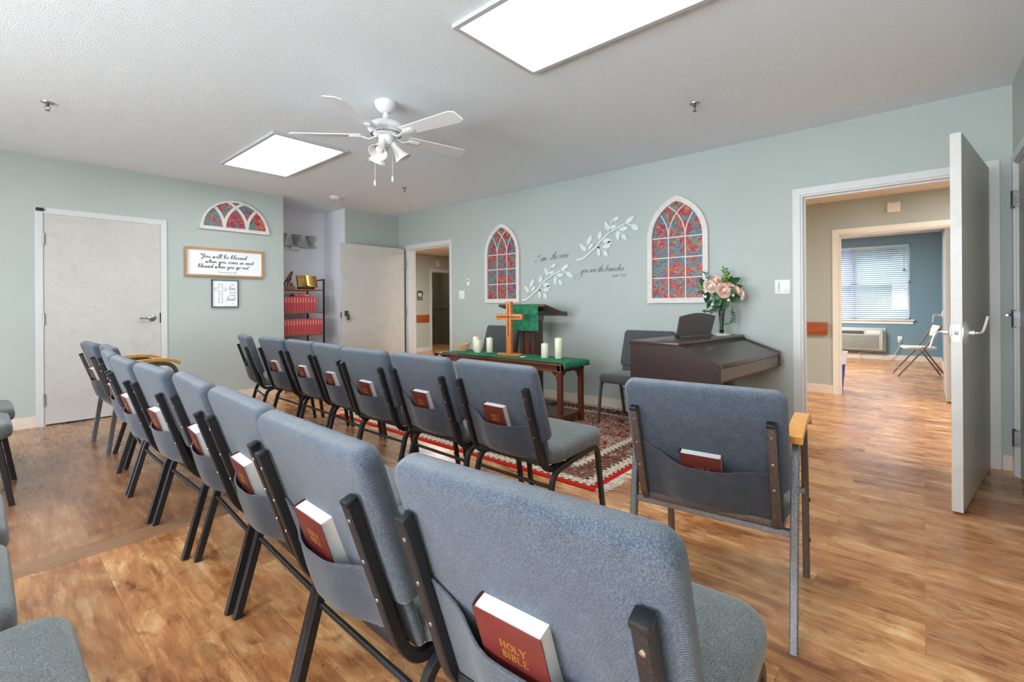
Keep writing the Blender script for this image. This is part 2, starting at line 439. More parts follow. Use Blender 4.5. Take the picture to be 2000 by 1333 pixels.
def thing(name, label, cat, loc=(0, 0, 0), rz=0, group=None, kind=None):
    o = bpy.data.objects.new(name, None); COL.objects.link(o)
    o.location = loc; o.rotation_euler = (0, 0, rz); o.empty_display_size = .1
    if kind: o['kind'] = kind
    else: o['label'] = label; o['category'] = cat
    if group: o['group'] = group
    return o
def tag(o, label, cat, group=None):
    o['label'] = label; o['category'] = cat
    if group: o['group'] = group
    return o
def dup(root, loc, rz, label, group=None, skip=()):
    r = root.copy(); COL.objects.link(r); r.location = loc; r.rotation_euler = (0, 0, rz); r['label'] = label
    if group: r['group'] = group
    for ch in list(root.children):
        if ch.name.split('.')[0] in skip: continue
        c = ch.copy(); COL.objects.link(c); c.parent = r
        for g in list(ch.children):
            d = g.copy(); COL.objects.link(d); d.parent = c
    return r

# ------------------------------------------------------------------ dimensions
XR, YL, H = 4.548, 6.306, 2.573      # pulpit wall, far-left wall, ceiling
XB, YS = -2.7, -.45                 # wall behind the camera, right side wall
T = .13
DT = 2.03                           # door opening height

def struct(name, mb, mat, **k):
    return mb.build(name, mat, smooth=False, kind='structure', **k)

# floor: one plate through room, hall and far rooms
f = MB().bx(XB-.2, 13.2, -2.6, 11.5, -.1, 0); struct('floor', f, 'floor')
struct('trim_1', MB().bx(XB, 1.25, 2.85, 3.0, 0, .0012), 'strip')
# ceiling with cut-outs not needed: troffers are surface panels
struct('ceiling', MB().bx(XB-.2, XR+T, YS-T, 7.3, H, H+.1), 'ceil')
# pulpit wall with two openings
w = MB()
O1 = (-.333, .772)   # big doorway y-range
O2 = (5.18, 6.172)   # far doorway
w.bx(XR, XR+T, YS-T, O1[0], 0, H); w.bx(XR, XR+T, O1[0], O1[1], DT, H); w.bx(XR, XR+T, O1[1], O2[0], 0, H)
w.bx(XR, XR+T, O2[0], O2[1], DT, H); w.bx(XR, XR+T, O2[1], 9.35, 0, H)
struct('wall_front', w, 'wall')
# left wall with door opening
D1 = (.424, 1.342)
w = MB().bx(XB-.2, D1[0], YL, YL+T, 0, H).bx(D1[0], D1[1], YL, YL+T, DT+.01, H).bx(D1[1], 2.662, YL, YL+T, 0, H)
struct('wall_left', w, 'wall')
AX, AY = 3.60, 7.06
struct('wall_alcove', MB().bx(2.3, 2.662, YL+T, AY, 0, H).bx(2.3, AX, AY, AY+.1, 0, H).bx(AX, AX+.035, 6.428, AY+.1, 0, H), 'alcove')
struct('wall_left_return', MB().bx(AX+.0006, XR, 6.427, 6.427+.1, 0, H), 'wall')
struct('wall_right', MB().bx(3.35+1.07, XR, YS-T, YS, 0, H).bx(3.35, 4.42, YS-T, YS, DT, H).bx(XB-.2, 3.35, YS-T, YS, 0, H), 'wall')
# wall behind the camera; its two unseen windows are placed for fill light
w = MB()
WZ = (.55, 2.2)
WY = ((-.2, 1.5), (2.3, 4.0))
w.bx(XB-T, XB, YS-T, WY[0][0], 0, H); w.bx(XB-T, XB, WY[0][1], WY[1][0], 0, H); w.bx(XB-T, XB, WY[1][1], YL+T, 0, H)
for a, b in WY: w.bx(XB-T, XB, a, b, 0, WZ[0]).bx(XB-T, XB, a, b, WZ[1], H)
struct('wall_back', w, 'wall')
for i, (a, b) in enumerate(WY):
    win = thing('window_%d' % (i+2), '', '', kind='structure')
    fr = MB(); x0, x1 = XB-.09, XB-.04
    fr.bx(x0, x1, a, a+.05, *WZ).bx(x0, x1, b-.05, b, *WZ).bx(x0, x1, a, b, WZ[0], WZ[0]+.05).bx(x0, x1, a, b, WZ[1]-.05, WZ[1]).bx(x0, x1, a, b, 1.36, 1.40)
    fr.build('window_frame', 'frame', win, smooth=False)
struct('wall_light_stop', MB().bx(D1[0]-.2, D1[1]+.2, YL+.45, YL+.5, 0, H).bx(D1[0]-.25, D1[0]-.2, YL+T, YL+.5, 0, H).bx(D1[1]+.2, D1[1]+.25, YL+T, YL+.5, 0, H).bx(3.2, XR+T, YS-.5, YS-.45, 0, H).bx(3.15, 3.2, YS-.5, YS-T, 0, H).bx(XR+T-.05, XR+T, YS-.5, YS-T, 0, H), 'rest')  # unseen walls added behind the closed doors to stop sky light leaking under
# baseboards
def baseb(name, segs, mat='base'):
    m = MB()
    for x0, x1, y0, y1 in segs: m.bx(x0, x1, y0, y1, .0, .105, bev=.002)
    struct(name, m, mat)
bt = .012
baseb('baseboard_front', [(XR-bt, XR, YS, -.394), (XR-bt, XR, .829, 5.129), (XR-bt, XR, 6.234, 6.42)])
baseb('baseboard_left', [(XB, .372, YL-bt, YL), (1.394, 2.662, YL-bt, YL)])
baseb('baseboard_right', [(XB, 3.30, YS, YS+bt), (4.47, XR-bt, YS, YS+bt)])
baseb('baseboard_alcove', [(2.68, AX-bt, AY-bt, AY), (AX-bt, AX, 6.43, AY), (AX, XR-bt, 6.427-bt, 6.427)])

# door frames ---------------------------------------------------------
def door_frame(root, axis, a, b, face, sgn, mat='frame', depth=T, fw=.055, h=DT, both=True, stop=True):
    """frame around an opening a..b; axis 'x': opening runs along y at x=face; sgn = side facing the viewer (-1/+1)"""
    m = MB()
    def put(u0, u1, d0, d1, z0, z1):
        if axis == 'x': m.bx(d0, d1, u0, u1, z0, z1)
        else: m.bx(u0, u1, d0, d1, z0, z1)
    f0 = face+sgn*.012
    for F0, F1 in (((f0, face),)+(((face-sgn*depth, face-sgn*(depth+.012)),) if both else ())):
        lo, hi = min(F0, F1), max(F0, F1)
        put(a-fw, a+.0, lo, hi, 0, h); put(b, b+fw, lo, hi, 0, h); put(a-fw, b+fw, lo, hi, h, h+fw)
    lo, hi = min(face, face-sgn*depth), max(face, face-sgn*depth)
    put(a, a+.014, lo, hi, 0, h-.014); put(b-.014, b, lo, hi, 0, h-.014); put(a, b, lo, hi, h-.014, h)
    if stop:
        c = face-sgn*(.052); lo, hi = min(c, c-sgn*.03), max(c, c-sgn*.03)
        put(a+.014, a+.028, lo, hi, 0, h-.028); put(b-.028, b-.014, lo, hi, 0, h-.028); put(a+.014, b-.014, lo, hi, h-.028, h-.014)
    m.build('door_frame', mat, root, smooth=False)

def hinge(root, p, rz=0, mat='nickel', plate=True):
    m = MB().lathe([(.0, -.058), (.008, -.058), (.008, .058), (.0, .058)], (0, 0, 0), 10)
    if plate: m.bx(.0, .034, -.004, .004, -.052, .052)
    m.build('hinge', mat, root, loc=p, rot=(0, 0, rz))

# door 1: closed white door in the far-left wall
d1 = thing('door_1', '', '', kind='structure')
door_frame(d1, 'y', D1[0], D1[1], YL, -1, both=False)
MB().bx(D1[0]+.006, D1[1]-.006, YL-.004, YL+.04, .012, DT-.005).build('door_panel', 'doorw', d1, smooth=False)
for z in (1.785, 1.019, .25): hinge(d1, (D1[0]+.003, YL-.014, z), 0, 'nickel', False)
def lever(root, p, rz, big=False):
    """lever handle; local -y points out of the door, lever runs along -x"""
    m = MB(); R = Matrix.Rotation(PI/2, 3, 'X')
    r = .034
    m.lathe([(0, 0), (r, 0), (r, .006), (r*.8, .011), (.012, .012), (.012, .045), (0, .045)], (0, 0, 0), 24, R)
    m.sweep(smooth_path([(0, -.045, 0), (-.03, -.05, 0), (-.075, -.046, .002), (-.115, -.042, -.002)], 5), [(.008*math.cos(a)*1.2, .006*math.sin(a)) for a in [2*PI*i/10 for i in range(10)]], (0, 0, 1))
    m.build('lever_handle', 'nickel', root, loc=p, rot=(0, 0, rz))
lever(d1, (1.263, YL-.004, 1.01), 0)
MB().bx(D1[1]-.012, D1[1]+.004, YL-.006, YL+.002, .955, 1.065).build('strike_plate', 'dark', d1, smooth=False)
s = tag(MB().bx(.375, .43, YL-.030, YL-.0105, 2.048, 2.078, bev=.003).build('door_sensor', 'dark'), 'small black sensor box on top left corner of the closed white door frame', 'sensor')

# door 2: far doorway, leaf swung open against the return wall
d2 = thing('door_2', '', '', kind='structure')
door_frame(d2, 'x', O2[0], O2[1], XR, -1)
MB().bx(3.425, 4.49, 6.205, 6.25, .012, DT-.005).build('door_panel', 'doorw', d2, smooth=False)
for z in (1.79, 1.02, .25): hinge(d2, (4.502, 6.196, z), 0, 'steel', False)
m = MB().bx(3.462, 3.522, 6.196, 6.205, .985, 1.06, bev=.003).bx(3.475, 3.505, 6.170, 6.196, 1.0, 1.02, bev=.003)
m.bx(3.479, 3.521, 6.163, 6.172, .925, 1.005, bev=.003); m.build('latch_plate', 'steel', d2)
MB().bx(3.420, 3.426, 6.214, 6.241, .96, 1.04).build('edge_bolt', 'steel', d2, smooth=False)
MB().lathe([(0, 0), (.011, 0), (.011, .03), (0, .03)], (4.47, 6.30, DT-.02), 10).build('stop_pin', 'steel', d2)

# door 3: big doorway with the leaf swung into the room
d3 = thing('door_3', '', '', kind='structure')
door_frame(d3, 'x', O1[0], O1[1], XR, -1)
pl = MB().bx(0, 1.075, -.0225, .0225, .012, DT)
pr = thing('door_leaf', '', '', kind='structure'); del pr['kind']; pr.parent = d3
A0 = V((4.497, -.312, 0)); A1 = V((3.418, -.128, 0)); ang = math.atan2((A1-A0).y, (A1-A0).x)
pr.location = A0; pr.rotation_euler = (0, 0, ang)
pl.build('door_panel', 'doorw', pr, smooth=False)
for z in (1.79, 1.02, .25):
    m = MB().lathe([(0, -.058), (.009, -.058), (.009, .058), (0, .058)], (-.012, -.026, 0), 10).bx(-.012, .035, -.0245, -.0215, -.052, .052)
    m.build('hinge', 'nickel', pr, loc=(0, 0, z))
def big_lever(par, x, s, z=.965):
    R = Matrix.Rotation(-s*PI/2, 3, 'X')
    m = MB().lathe([(0, 0), (.068, 0), (.068, .004), (.055, .012), (.025, .018), (.014, .02), (.014, .04), (0, .042)], (x, s*.0225, z), 28, R)
    m.tube(smooth_path([(x, s*.055, z+.002), (x-.004, s*.075, z+.006*s*0), (x+.012, s*.095, z+.012*(s)), (x+.03, s*.115, z+.09*s)], 5), .0065, 10, (1, 0, 0))
    m.build('lever_handle', 'chrome', par)
big_lever(pr, 1.01, 1); big_lever(pr, 1.01, -1)
MB().bx(1.0745, 1.0765, -.014, .014, .92, 1.01).build('edge_plate', 'nickel', pr, smooth=False)
MB().bx(1.076, 1.086, -.007, .007, .955, .975, bev=.002).build('latch_bolt', 'steel', pr)

# door 4: closed door in the right side wall
d4 = thing('door_4', '', '', kind='structure')
door_frame(d4, 'y', 3.35, 4.42, YS, 1, both=False, stop=False)
MB().bx(3.356, 4.414, YS-.05, YS-.012, .012, DT-.006).build('door_panel', 'doorg', d4, smooth=False)
for z in (1.79, 1.02, .25):
    m = MB().lathe([(0, -.058), (.009, -.058), (.009, .058), (0, .058)], (4.418, YS+.014, 0), 10).bx(4.38, 4.418, YS-.012, YS+.016, -.05, .05)
    m.build('hinge', 'steel', d4, loc=(0, 0, z))
MB().tube([(4.40, YS+.02, 1.045), (4.36, YS+.05, 1.045), (4.28, YS+.055, 1.045)], .007, 10, (0, 0, 1)).build('hinge_door_stop', 'chrome', d4)

# ------------------------------------------------------------------ hall and rooms beyond
HX = 7.0; HC = 2.38
O3 = (-.28, .792)
w = MB().bx(HX, HX+T, -2.6, O3[0], 0, HC+.3).bx(HX, HX+T, O3[0], O3[1], 1.975, HC+.3).bx(HX, HX+T, O3[1], 7.6, 0, HC+.3)
struct('wall_hall', w, 'hall')
struct('wall_hall_end', MB().bx(6.94, 7.455, 9.18, 9.3, 0, HC+.3).bx(7.455, 8.37, 9.18, 9.3, 1.98, HC+.3).bx(8.37, 9.8, 9.18, 9.3, 0, HC+.3).bx(4.5, 6.94, 9.42, 9.52, 0, HC+.3).bx(6.94, 7.0, 9.3, 9.52, 0, HC+.3), 'hall')
struct('wall_hall_near', MB().bx(4.5, 7, -2.6, -2.5, 0, HC+.3).bx(9.7, 9.8, 7.6, 9.3, 0, HC+.3).bx(7, 9.8, 7.5, 7.6, 0, HC+.3), 'hall')
struct('ceiling_hall', MB().bx(XR+T, HX, -2.6, 9.5, HC, HC+.06).bx(HX, 9.8, 7.5, 9.5, HC, HC+.06), 'hallceil')
g = MB()
for k in range(-4, 16): g.bx(XR+T, HX, k*.61+.3, k*.61+.325, HC-.006, HC)
for x in (5.3, 5.91, 6.52): g.bx(x, x+.025, -2.6, 9.4, HC-.006, HC)
struct('trim_2', g, 'hallframe')
baseb('baseboard_hall', [(HX-bt, HX, -2.5, O3[0]-.055), (HX-bt, HX, O3[1]+.055, 7.6)])
baseb('baseboard_hall_end', [(6.94, 7.40, 9.18-bt, 9.18), (8.42, 9.7, 9.18-bt, 9.18), (4.7, 6.94, 9.42-bt, 9.42)], 'frame')
struct('trim_3', MB().bx(6.925, 6.965, 9.16, 9.3, 0, .86).bx(6.925, 6.965, 9.16, 9.3, .0, .12), 'frame')
d5 = thing('door_5', '', '', kind='structure')
door_frame(d5, 'x', O3[0], O3[1], HX, -1, 'hallframe', h=1.975)
MB().bx(8.22, 7.17, -.235, -.19, .012, 1.96).build('door_panel', 'doorw', d5, smooth=False)
m = MB().lathe([(0, 0), (.06, 0), (.06, .004), (.03, .016), (.014, .02), (.014, .05), (0, .05)], (8.14, -.19, .965), 20, Matrix.Rotation(-PI/2, 3, 'X'))
m.tube(smooth_path([(8.14, -.13, .965), (8.13, -.10, .96), (8.12, -.085, .87)], 4), .008, 8, (1, 0, 0)); m.build('lever_handle', 'chrome', d5)
d6 = thing('door_6', '', '', kind='structure')
door_frame(d6, 'y', 7.455, 8.37, 9.18, -1, 'frame', h=1.98, depth=.12)
# restroom behind it
struct('wall_restroom', MB().bx(7.3, 7.4, 9.3, 10.7, 0, 2.6).bx(8.9, 9.0, 9.3, 10.7, 0, 2.6).bx(7.3, 9, 10.6, 10.7, 0, 2.6).bx(7.3, 9.0, 9.3, 10.7, 2.4, 2.46), 'rest')
baseb('baseboard_restroom', [(7.4, 8.9, 10.6-bt, 10.6)], 'rest')
struct('trim_4', MB().bx(7.4, 8.9, 10.585, 10.6, 1.02, 1.07).bx(8.885, 8.9, 9.3, 10.6, 1.02, 1.07), 'rest')
def xyz_grab(x, y, z):
    p = [(x, y, z+.36), (x, y-.05, z+.36), (x, y-.05, z), (x, y, z)]
    tag(MB().tube(fillet(p, .03), .014, 10, (1, 0, 0)).build('grab_bar', 'rail_m'), 'vertical steel grab bar on dark restroom wall seen through the far doorway', 'grab bar')
xyz_grab(8.60, 10.6, 1.18)
tag(MB().bx(8.19, 8.25, 10.588, 10.6, .68, .79, bev=.003).build('wall_outlet', 'towelw'), 'small beige plate low on the dark restroom wall', 'outlet')
tag(MB().lathe([(0, 0), (.03, 0), (.03, .09), (0, .09)], (8.62, 10.6, .83), 14, Matrix.Rotation(PI/2, 3, 'X')).build('round_door_stop_plate', 'nickel'), 'small round chrome fitting on restroom wall under the dado line', 'fitting')
# hall bits
def bumper(name, x0, x1, y0, y1, z0, z1, label):
    tag(MB().bx(x0, x1, y0, y1, z0, z1, bev=.006).build(name, 'bumper'), label, 'bumper rail', 'wooden bumper rails in the hall')
bumper('bumper_rail', HX-.035, HX, .90, 2.1, .73, .885, 'reddish wooden bumper rail on beige hall wall beside the far room opening')
bumper('bumper_rail', 6.985, 7.36, 9.15, 9.18, .72, .895, 'wooden bumper rail on hall wall below the restroom sign')
bumper('bumper_rail', 5.2, 6.92, 9.39, 9.42, .72, .895, 'wooden bumper rail on recessed hall wall left of the corner guard')
s = thing('restroom_sign', 'dark restroom sign with white figures on hall wall beside restroom door', 'sign', (7.095, 9.18, 1.37))
out = [(.085*math.cos(a)*1.0, .085+.028*math.sin(a)) for a in [PI*k/10 for k in range(11)]]
MB().plate(out+[(-.085, -.115), (.085, -.115)], -.008, 0).build('plate', 'signd', s, smooth=False)
m = MB()
for cx in (-.045, .0):
    m.lathe([(0, 0), (.011, 0), (.011, .003), (0, .003)], (cx, -.008, .065), 12, Matrix.Rotation(PI/2, 3, 'X'))
    m.plate([(cx-.018, .048), (cx+.018, .048), (cx+.018*(1.3 if cx > -.02 else 1), -.01), (cx+.008, -.01), (cx+.008, -.05), (cx-.008, -.05), (cx-.008, -.01), (cx-.018*(1.3 if cx > -.02 else 1), -.01)], -.0105, -.008)
m.lathe([(0, 0), (.010, 0), (.010, .003), (0, .003)], (.047, -.008, .058), 12, Matrix.Rotation(PI/2, 3, 'X'))
m.ribbon([(.045, .044), (.046, .0), (.07, -.002), (.078, -.045)], .01, -.0105, -.008).ribbon([(.04, .02), (.028, -.02), (.045, -.045), (.066, -.03)], .008, -.0105, -.008)
m.build('pictogram', 'white', s, smooth=False)

def text_obj(body, size, mat, parent, loc, rot=(PI/2, 0, 0), ext=.0006, shear=0, align='CENTER', name='lettering', sx=1):
    cu = bpy.data.curves.new(name, 'FONT'); cu.body = body; cu.size = size; cu.extrude = ext; cu.shear = shear; cu.align_x = align; cu.align_y = 'CENTER'
    tmp = bpy.data.objects.new(name+'_t', cu); COL.objects.link(tmp)
    dg = bpy.context.evaluated_depsgraph_get(); me = bpy.data.meshes.new_from_object(tmp.evaluated_get(dg))
    bpy.data.objects.remove(tmp); me.name = name; me.materials.clear(); me.materials.append(M[mat])
    o = bpy.data.objects.new(name, me); COL.objects.link(o); o.parent = parent; o.location = loc; o.rotation_euler = rot; o.scale = (sx, 1, 1)
    return o
text_obj('RESTROOM', .032, 'white', s, (0, -.009, -.085))
tag(MB().bx(HX-.035, HX, .195, .312, 2.17, 2.285, bev=.006).bx(HX-.045, HX-.034, .215, .265, 2.185, 2.27, bev=.006).build('wall_chime', 'hallframe'), 'cream square chime box high on beige hall wall above the opening', 'chime box')
s = thing('wall_strobe', 'small white alarm box above restroom door frame in the hall', 'alarm', (7.66, 9.18, 2.17))
MB().bx(-.055, .055, -.03, 0, -.06, .06, bev=.006).build('box', 'white', s); MB().bx(-.02, -.005, -.034, -.029, -.035, .04).bx(.02, .032, -.034, -.029, -.035, .04).build('slot', 'acd', s, smooth=False)

# far blue room
FX = 11.8
WW = (-.0+.19, 1.95); WH = (.80, 2.25)
struct('wall_blue', MB().bx(FX, FX+.15, -.25, WW[0], 0, 2.6).bx(FX, FX+.15, WW[0], WW[1], 0, WH[0]).bx(FX, FX+.15, WW[0], WW[1], WH[1], 2.6).bx(FX, FX+.15, WW[1], 4.4, 0, 2.6).bx(HX+T, FX+.15, -.38, -.25, 0, 2.6).bx(HX+T, FX+.15, 4.4, 4.5, 0, 2.6), 'blue')
struct('ceiling_blue_room', MB().bx(HX+T, FX+.15, -.38, 4.5, 2.44, 2.5), 'ceil')
baseb('baseboard_blue_room', [(FX-bt, FX, -.25, 4.4), (HX+T, FX-bt, -.25, -.25+bt)])
win = thing('window_1', '', '', kind='structure')
m = MB()
for a, b in ((WW[0], WW[0]+.04), (WW[1]-.04, WW[1]), (1.02, 1.12)): m.bx(FX+.03, FX+.09, a, b, *WH)
m.bx(FX+.03, FX+.09, WW[0], WW[1], WH[0], WH[0]+.04).bx(FX+.03, FX+.09, WW[0], WW[1], WH[1]-.04, WH[1]).bx(FX+.03, FX+.09, WW[0], WW[1], 1.50, 1.54)
m.build('window_frame', 'frame', win, smooth=False)
MB().bx(FX+.058, FX+.062, WW[0], WW[1], *WH).build('pane', 'pane', win, smooth=False)
MB().bx(FX-.05, FX+.03, WW[0]-.06, WW[1]+.06, WH[0]-.03, WH[0], bev=.004).bx(FX-.02, FX, WW[0]-.04, WW[1]+.04, WH[0]-.09, WH[0]-.03).build('window_sill', 'white', win)
bl = thing('window_blind', 'white horizontal slat blind over the far blue room window', 'blind', (FX-.012, 0, 0))
m = MB(); nsl = 34
for k in range(nsl):
    z = WH[0]+.03+(WH[1]-WH[0]-.10)*k/(nsl-1)
    m.box((0, (WW[0]+WW[1])/2, z), (.048, WW[1]-WW[0]-.03, .002), Matrix.Rotation(math.radians(-36), 3, 'Y'))
m.build('slats', 'blind', bl, smooth=False)
MB().bx(-.02, .02, WW[0]+.01, WW[1]-.01, WH[1]-.045, WH[1]-.003, bev=.003).build('head_rail', 'blind', bl)
m = MB()
for y in (.42, .75, 1.07, 1.4): m.tube([(-.022, y, WH[0]+.02), (-.022, y, WH[1]-.04)], .0012, 5, (1, 0, 0))
m.build('ladder_cords', 'blind', bl)
MB().tube([(-.03, .28, 2.2), (-.03, .28, 1.78)], .002, 6, (1, 0, 0)).lathe([(0, 0), (.02, .0), (.01, .04), (0, .05)], (-.03, .28, 1.735), 10).build('pull_cord', 'acd', bl)
# outside
struct('ground', MB().bx(13.2, 40, -14, 16, -.4, -.3), 'grass')
tag(MB().bx(13.6, 13.9, 1.28, 1.42, -.3, 3.2).build('porch_post', 'navy', smooth=False), 'dark blue post outside the far room window behind the blinds', 'post')
hd = MB()
for k in range(330):
    q = random.uniform(.9, 1.6); hd.lathe([(0, -q), (.6*q, -.8*q), (.95*q, -.2*q), (q, .2*q), (.7*q, .75*q), (0, q)], (23+random.uniform(-1.5, 1.5), random.uniform(-9, 13), random.uniform(.2, 3.6)), 9)
hd = hd.build('hedge', 'leafe'); tag(hd, 'tall dark green hedge outside behind the far room blinds', 'hedge')
ac = thing('wall_air_conditioner', 'beige wall air conditioner under the blind window', 'air conditioner', (FX, 0, 0))
MB().bx(-.02, 0, .56, 1.72, .16, .625, bev=.004).build('sleeve', 'frame', ac)
MB().bx(-.13, -.02, .60, 1.68, .19, .60, bev=.012).build('body', 'ac', ac)
m = MB()
for k in range(13): m.bx(-.134, -.128, .66, 1.64, .215+k*.021, .223+k*.021)
m.bx(-.133, -.125, .90, 1.64, .50, .565); m.build('grille', 'acd', ac, smooth=False)
MB().bx(-.137, -.128, .64, .86, .505, .575, bev=.002).build('control_panel', 'white', ac)
o = thing('wall_outlet', 'white wall outlet with grey cord under the far window', 'outlet', (FX, .347, .415))
MB().bx(-.008, 0, -.035, .035, -.058, .058, bev=.003).build('plate', 'white', o); MB().bx(-.03, -.008, -.02, .02, -.04, .0, bev=.004).build('plug', 'ac', o)
tag(MB().tube(smooth_path([(FX-.03, .347, .37), (FX-.04, .38, .22), (FX-.06, .5, .06), (FX-.1, .8, .012), (FX-.06, 1.0, .1), (FX-.04, .75, .16)], 6), .006, 6, (1, 0, 0)).build('power_cord', 'ac'), 'grey power cord drooping from outlet to air conditioner', 'cord')
# folding chair
fc = thing('folding_chair', 'tan metal folding chair beside the open door of the blue room', 'chair', (9.46, .03, 0), math.radians(100))
MB().pillow(.40, .40, .06, .035, .015, .004, Matrix.Translation((.03, 0, .44))).build('seat', 'foldw', fc)
MB().pillow(.17, .42, .03, .02, .009, .0, Matrix.Translation((-.155, 0, .70)) @ Matrix.Rotation(math.radians(75), 4, 'Y')).build('backrest', 'foldw', fc)
for sy in (-1, 1):
    MB().tube([(.31, sy*.215, .01), (.0, sy*.215, .44), (-.19, sy*.215, .78)], .0125, 8).build('leg', 'foldm', fc)
    MB().tube([(-.26, sy*.195, .01), (.02, sy*.195, .46)], .0115, 8).build('leg', 'foldm', fc)
MB().tube([(.245, -.215, .10), (.245, .215, .10)], .009, 8, (0, 0, 1)).tube([(-.2, -.195, .12), (-.2, .195, .12)], .009, 8, (0, 0, 1)).build('stretcher', 'foldm', fc)
# blue bin
b_ = thing('trash_bin', 'blue trash bin with white liner just inside the blue room', 'bin', (7.40, .885, 0))
MB().lathe([(0, 0), (.095, 0), (.125, .36), (.12, .36), (.09, .01), (0, .01)], (0, 0, 0), 28).build('bin_body', 'bluebin', b_)
m = MB().lathe([(.118, .33), (.132, .34), (.136, .42), (.15, .50), (.14, .50), (.118, .45), (.116, .34)], (0, 0, 0), 28)
m.build('bin_liner', 'bag', b_)

# ------------------------------------------------------------------ ceiling things
def troffer(x, y, lx, ly, label):
    t = thing('ceiling_light', label, 'ceiling light', (x, y, H), 0, 'flat ceiling light panels')
    fr = .028
    o = [(-lx/2, -ly/2), (lx/2, -ly/2), (lx/2, ly/2), (-lx/2, ly/2)]; i = [(-lx/2+fr, -ly/2+fr), (lx/2-fr, -ly/2+fr), (lx/2-fr, ly/2-fr), (-lx/2+fr, ly/2-fr)]
    m = MB(); m.ring2(o, i, 0, .022); m.build('frame', 'pframe', t, smooth=False, rot=(-PI/2, 0, 0), loc=(0, 0, 0))
    MB().bx(-lx/2+fr, lx/2-fr, -ly/2+fr, ly/2-fr, -.012, -.008).build('diffuser', 'panel', t, smooth=False)
troffer(1.945, 4.64, .66, 1.27, 'lit rectangular ceiling light panel beside the ceiling fan')
troffer(1.948, 1.18, .66, 1.27, 'lit rectangular ceiling light panel at top of picture nearest the camera')
troffer(-1.2, 4.64, .66, 1.27, 'added ceiling light panel, unseen behind the camera by the left wall')  # this panel and the next are unseen, added to balance the light
troffer(-1.2, 1.18, .66, 1.27, 'added ceiling light panel, unseen behind the camera by the right wall')

fan = thing('ceiling_fan', 'white five-blade ceiling fan with frosted light kit', 'ceiling fan', (1.93, 2.87, H))
MB().lathe([(0, 0), (.078, 0), (.078, -.012), (.070, -.036), (.054, -.058), (.036, -.070), (.022, -.074), (0, -.074)], seg=32).build('canopy', 'fanw', fan)
MB().lathe([(.012, -.07), (.024, -.09), (.024, -.105), (.013, -.115), (.013, -.135), (.03, -.14), (.03, -.15), (0, -.15)], seg=20).build('downrod', 'fanw', fan)
MB().lathe([(0, -.130), (.05, -.132), (.095, -.145), (.122, -.165), (.126, -.180), (.126, -.198), (.112, -.210), (.085, -.234), (.060, -.240), (0, -.240)], seg=40).build('motor_housing', 'fanw', fan)
m = MB()
for k in range(40):
    a = 2*PI*k/40; m.box((math.cos(a)*.0985, math.sin(a)*.0985, -.2225), (.022, .006, .004), Matrix.Rotation(a, 3, 'Z') @ Matrix.Rotation(math.radians(48), 3, 'Y'))
m.build('vent_slots', 'dark', fan, smooth=False)
for k in range(5):
    a = math.radians(63+72*k); R = Matrix.Rotation(a, 4, 'Z'); P = R @ Matrix.Rotation(math.radians(-11), 4, 'X')
    out = []
    for x, y in ((.17, -.05), (.62, -.066), (.655, -.045), (.655, .045), (.62, .066), (.17, .05)): out.append((x, y))
    m = MB(); A = [m.bm.verts.new(P @ V((x, y, .003)) + V((0, 0, -.235))) for x, y in out]; B = [m.bm.verts.new(P @ V((x, y, -.003)) + V((0, 0, -.235))) for x, y in out]
    m.face(A); m.face(B[::-1])
    for j in range(6): m.face((A[j], B[j], B[(j+1) % 6], A[(j+1) % 6]))
    bl_ = m.build('blade', 'fanw', fan, smooth=False)
    m = MB().sq([R @ V((.07, 0, -.240)), R @ V((.12, 0, -.262)), R @ V((.165, 0, -.246)), R @ V((.24, 0, -.246))], .022, .007, R @ V((0, 1, 0)))
    m.pillow(.09, .05, .02, .010, .004, .001, Matrix.Translation(V((0, 0, -.243))) @ P @ Matrix.Translation((.215, 0, 0)))
    m.build('blade_bracket', 'fanw', bl_)
MB().lathe([(0, -.236), (.052, -.238), (.055, -.25), (.05, -.285), (.035, -.30), (0, -.302)], seg=28).build('switch_housing', 'fanw', fan)
for k in range(3):
    a = math.radians(-152+120*k); d = V((math.cos(a), math.sin(a), 0))
    R = Matrix.Rotation(a, 3, 'Z') @ Matrix.Rotation(math.radians(180-35), 3, 'Y')
    c = d*.045+V((0, 0, -.285))
    m = MB().lathe([(0, -.01), (.02, -.01), (.024, .03), (.020, .038), (0, .038)], c, 16, R); ar = m.build('lamp_arm', 'fanw', fan)
    sh = MB().lathe([(.020, .028), (.026, .05), (.034, .08), (.052, .115), (.066, .130), (.063, .131), (.048, .114), (.030, .08), (.022, .05)], c, 28, R).build('lamp_shade', 'frost', fan)
    MB().lathe([(0, .03), (.012, .035), (.018, .06), (.026, .085), (.026, .1), (.016, .118), (0, .122)], c, 16, R).build('bulb', 'frost', sh)
for dx, dy, zz in ((-.055, .06, -.58), (.03, -.03, -.55)):
    MB().tube([(dx*.7, dy*.7, -.28), (dx, dy, -.30), (dx, dy, zz+.03)], .0012, 6, (1, 0, 0)).lathe([(0, .03), (.006, .026), (.0075, .0), (.004, -.012), (0, -.013)], (dx, dy, zz), 12).build('pull_chain', 'white', fan)

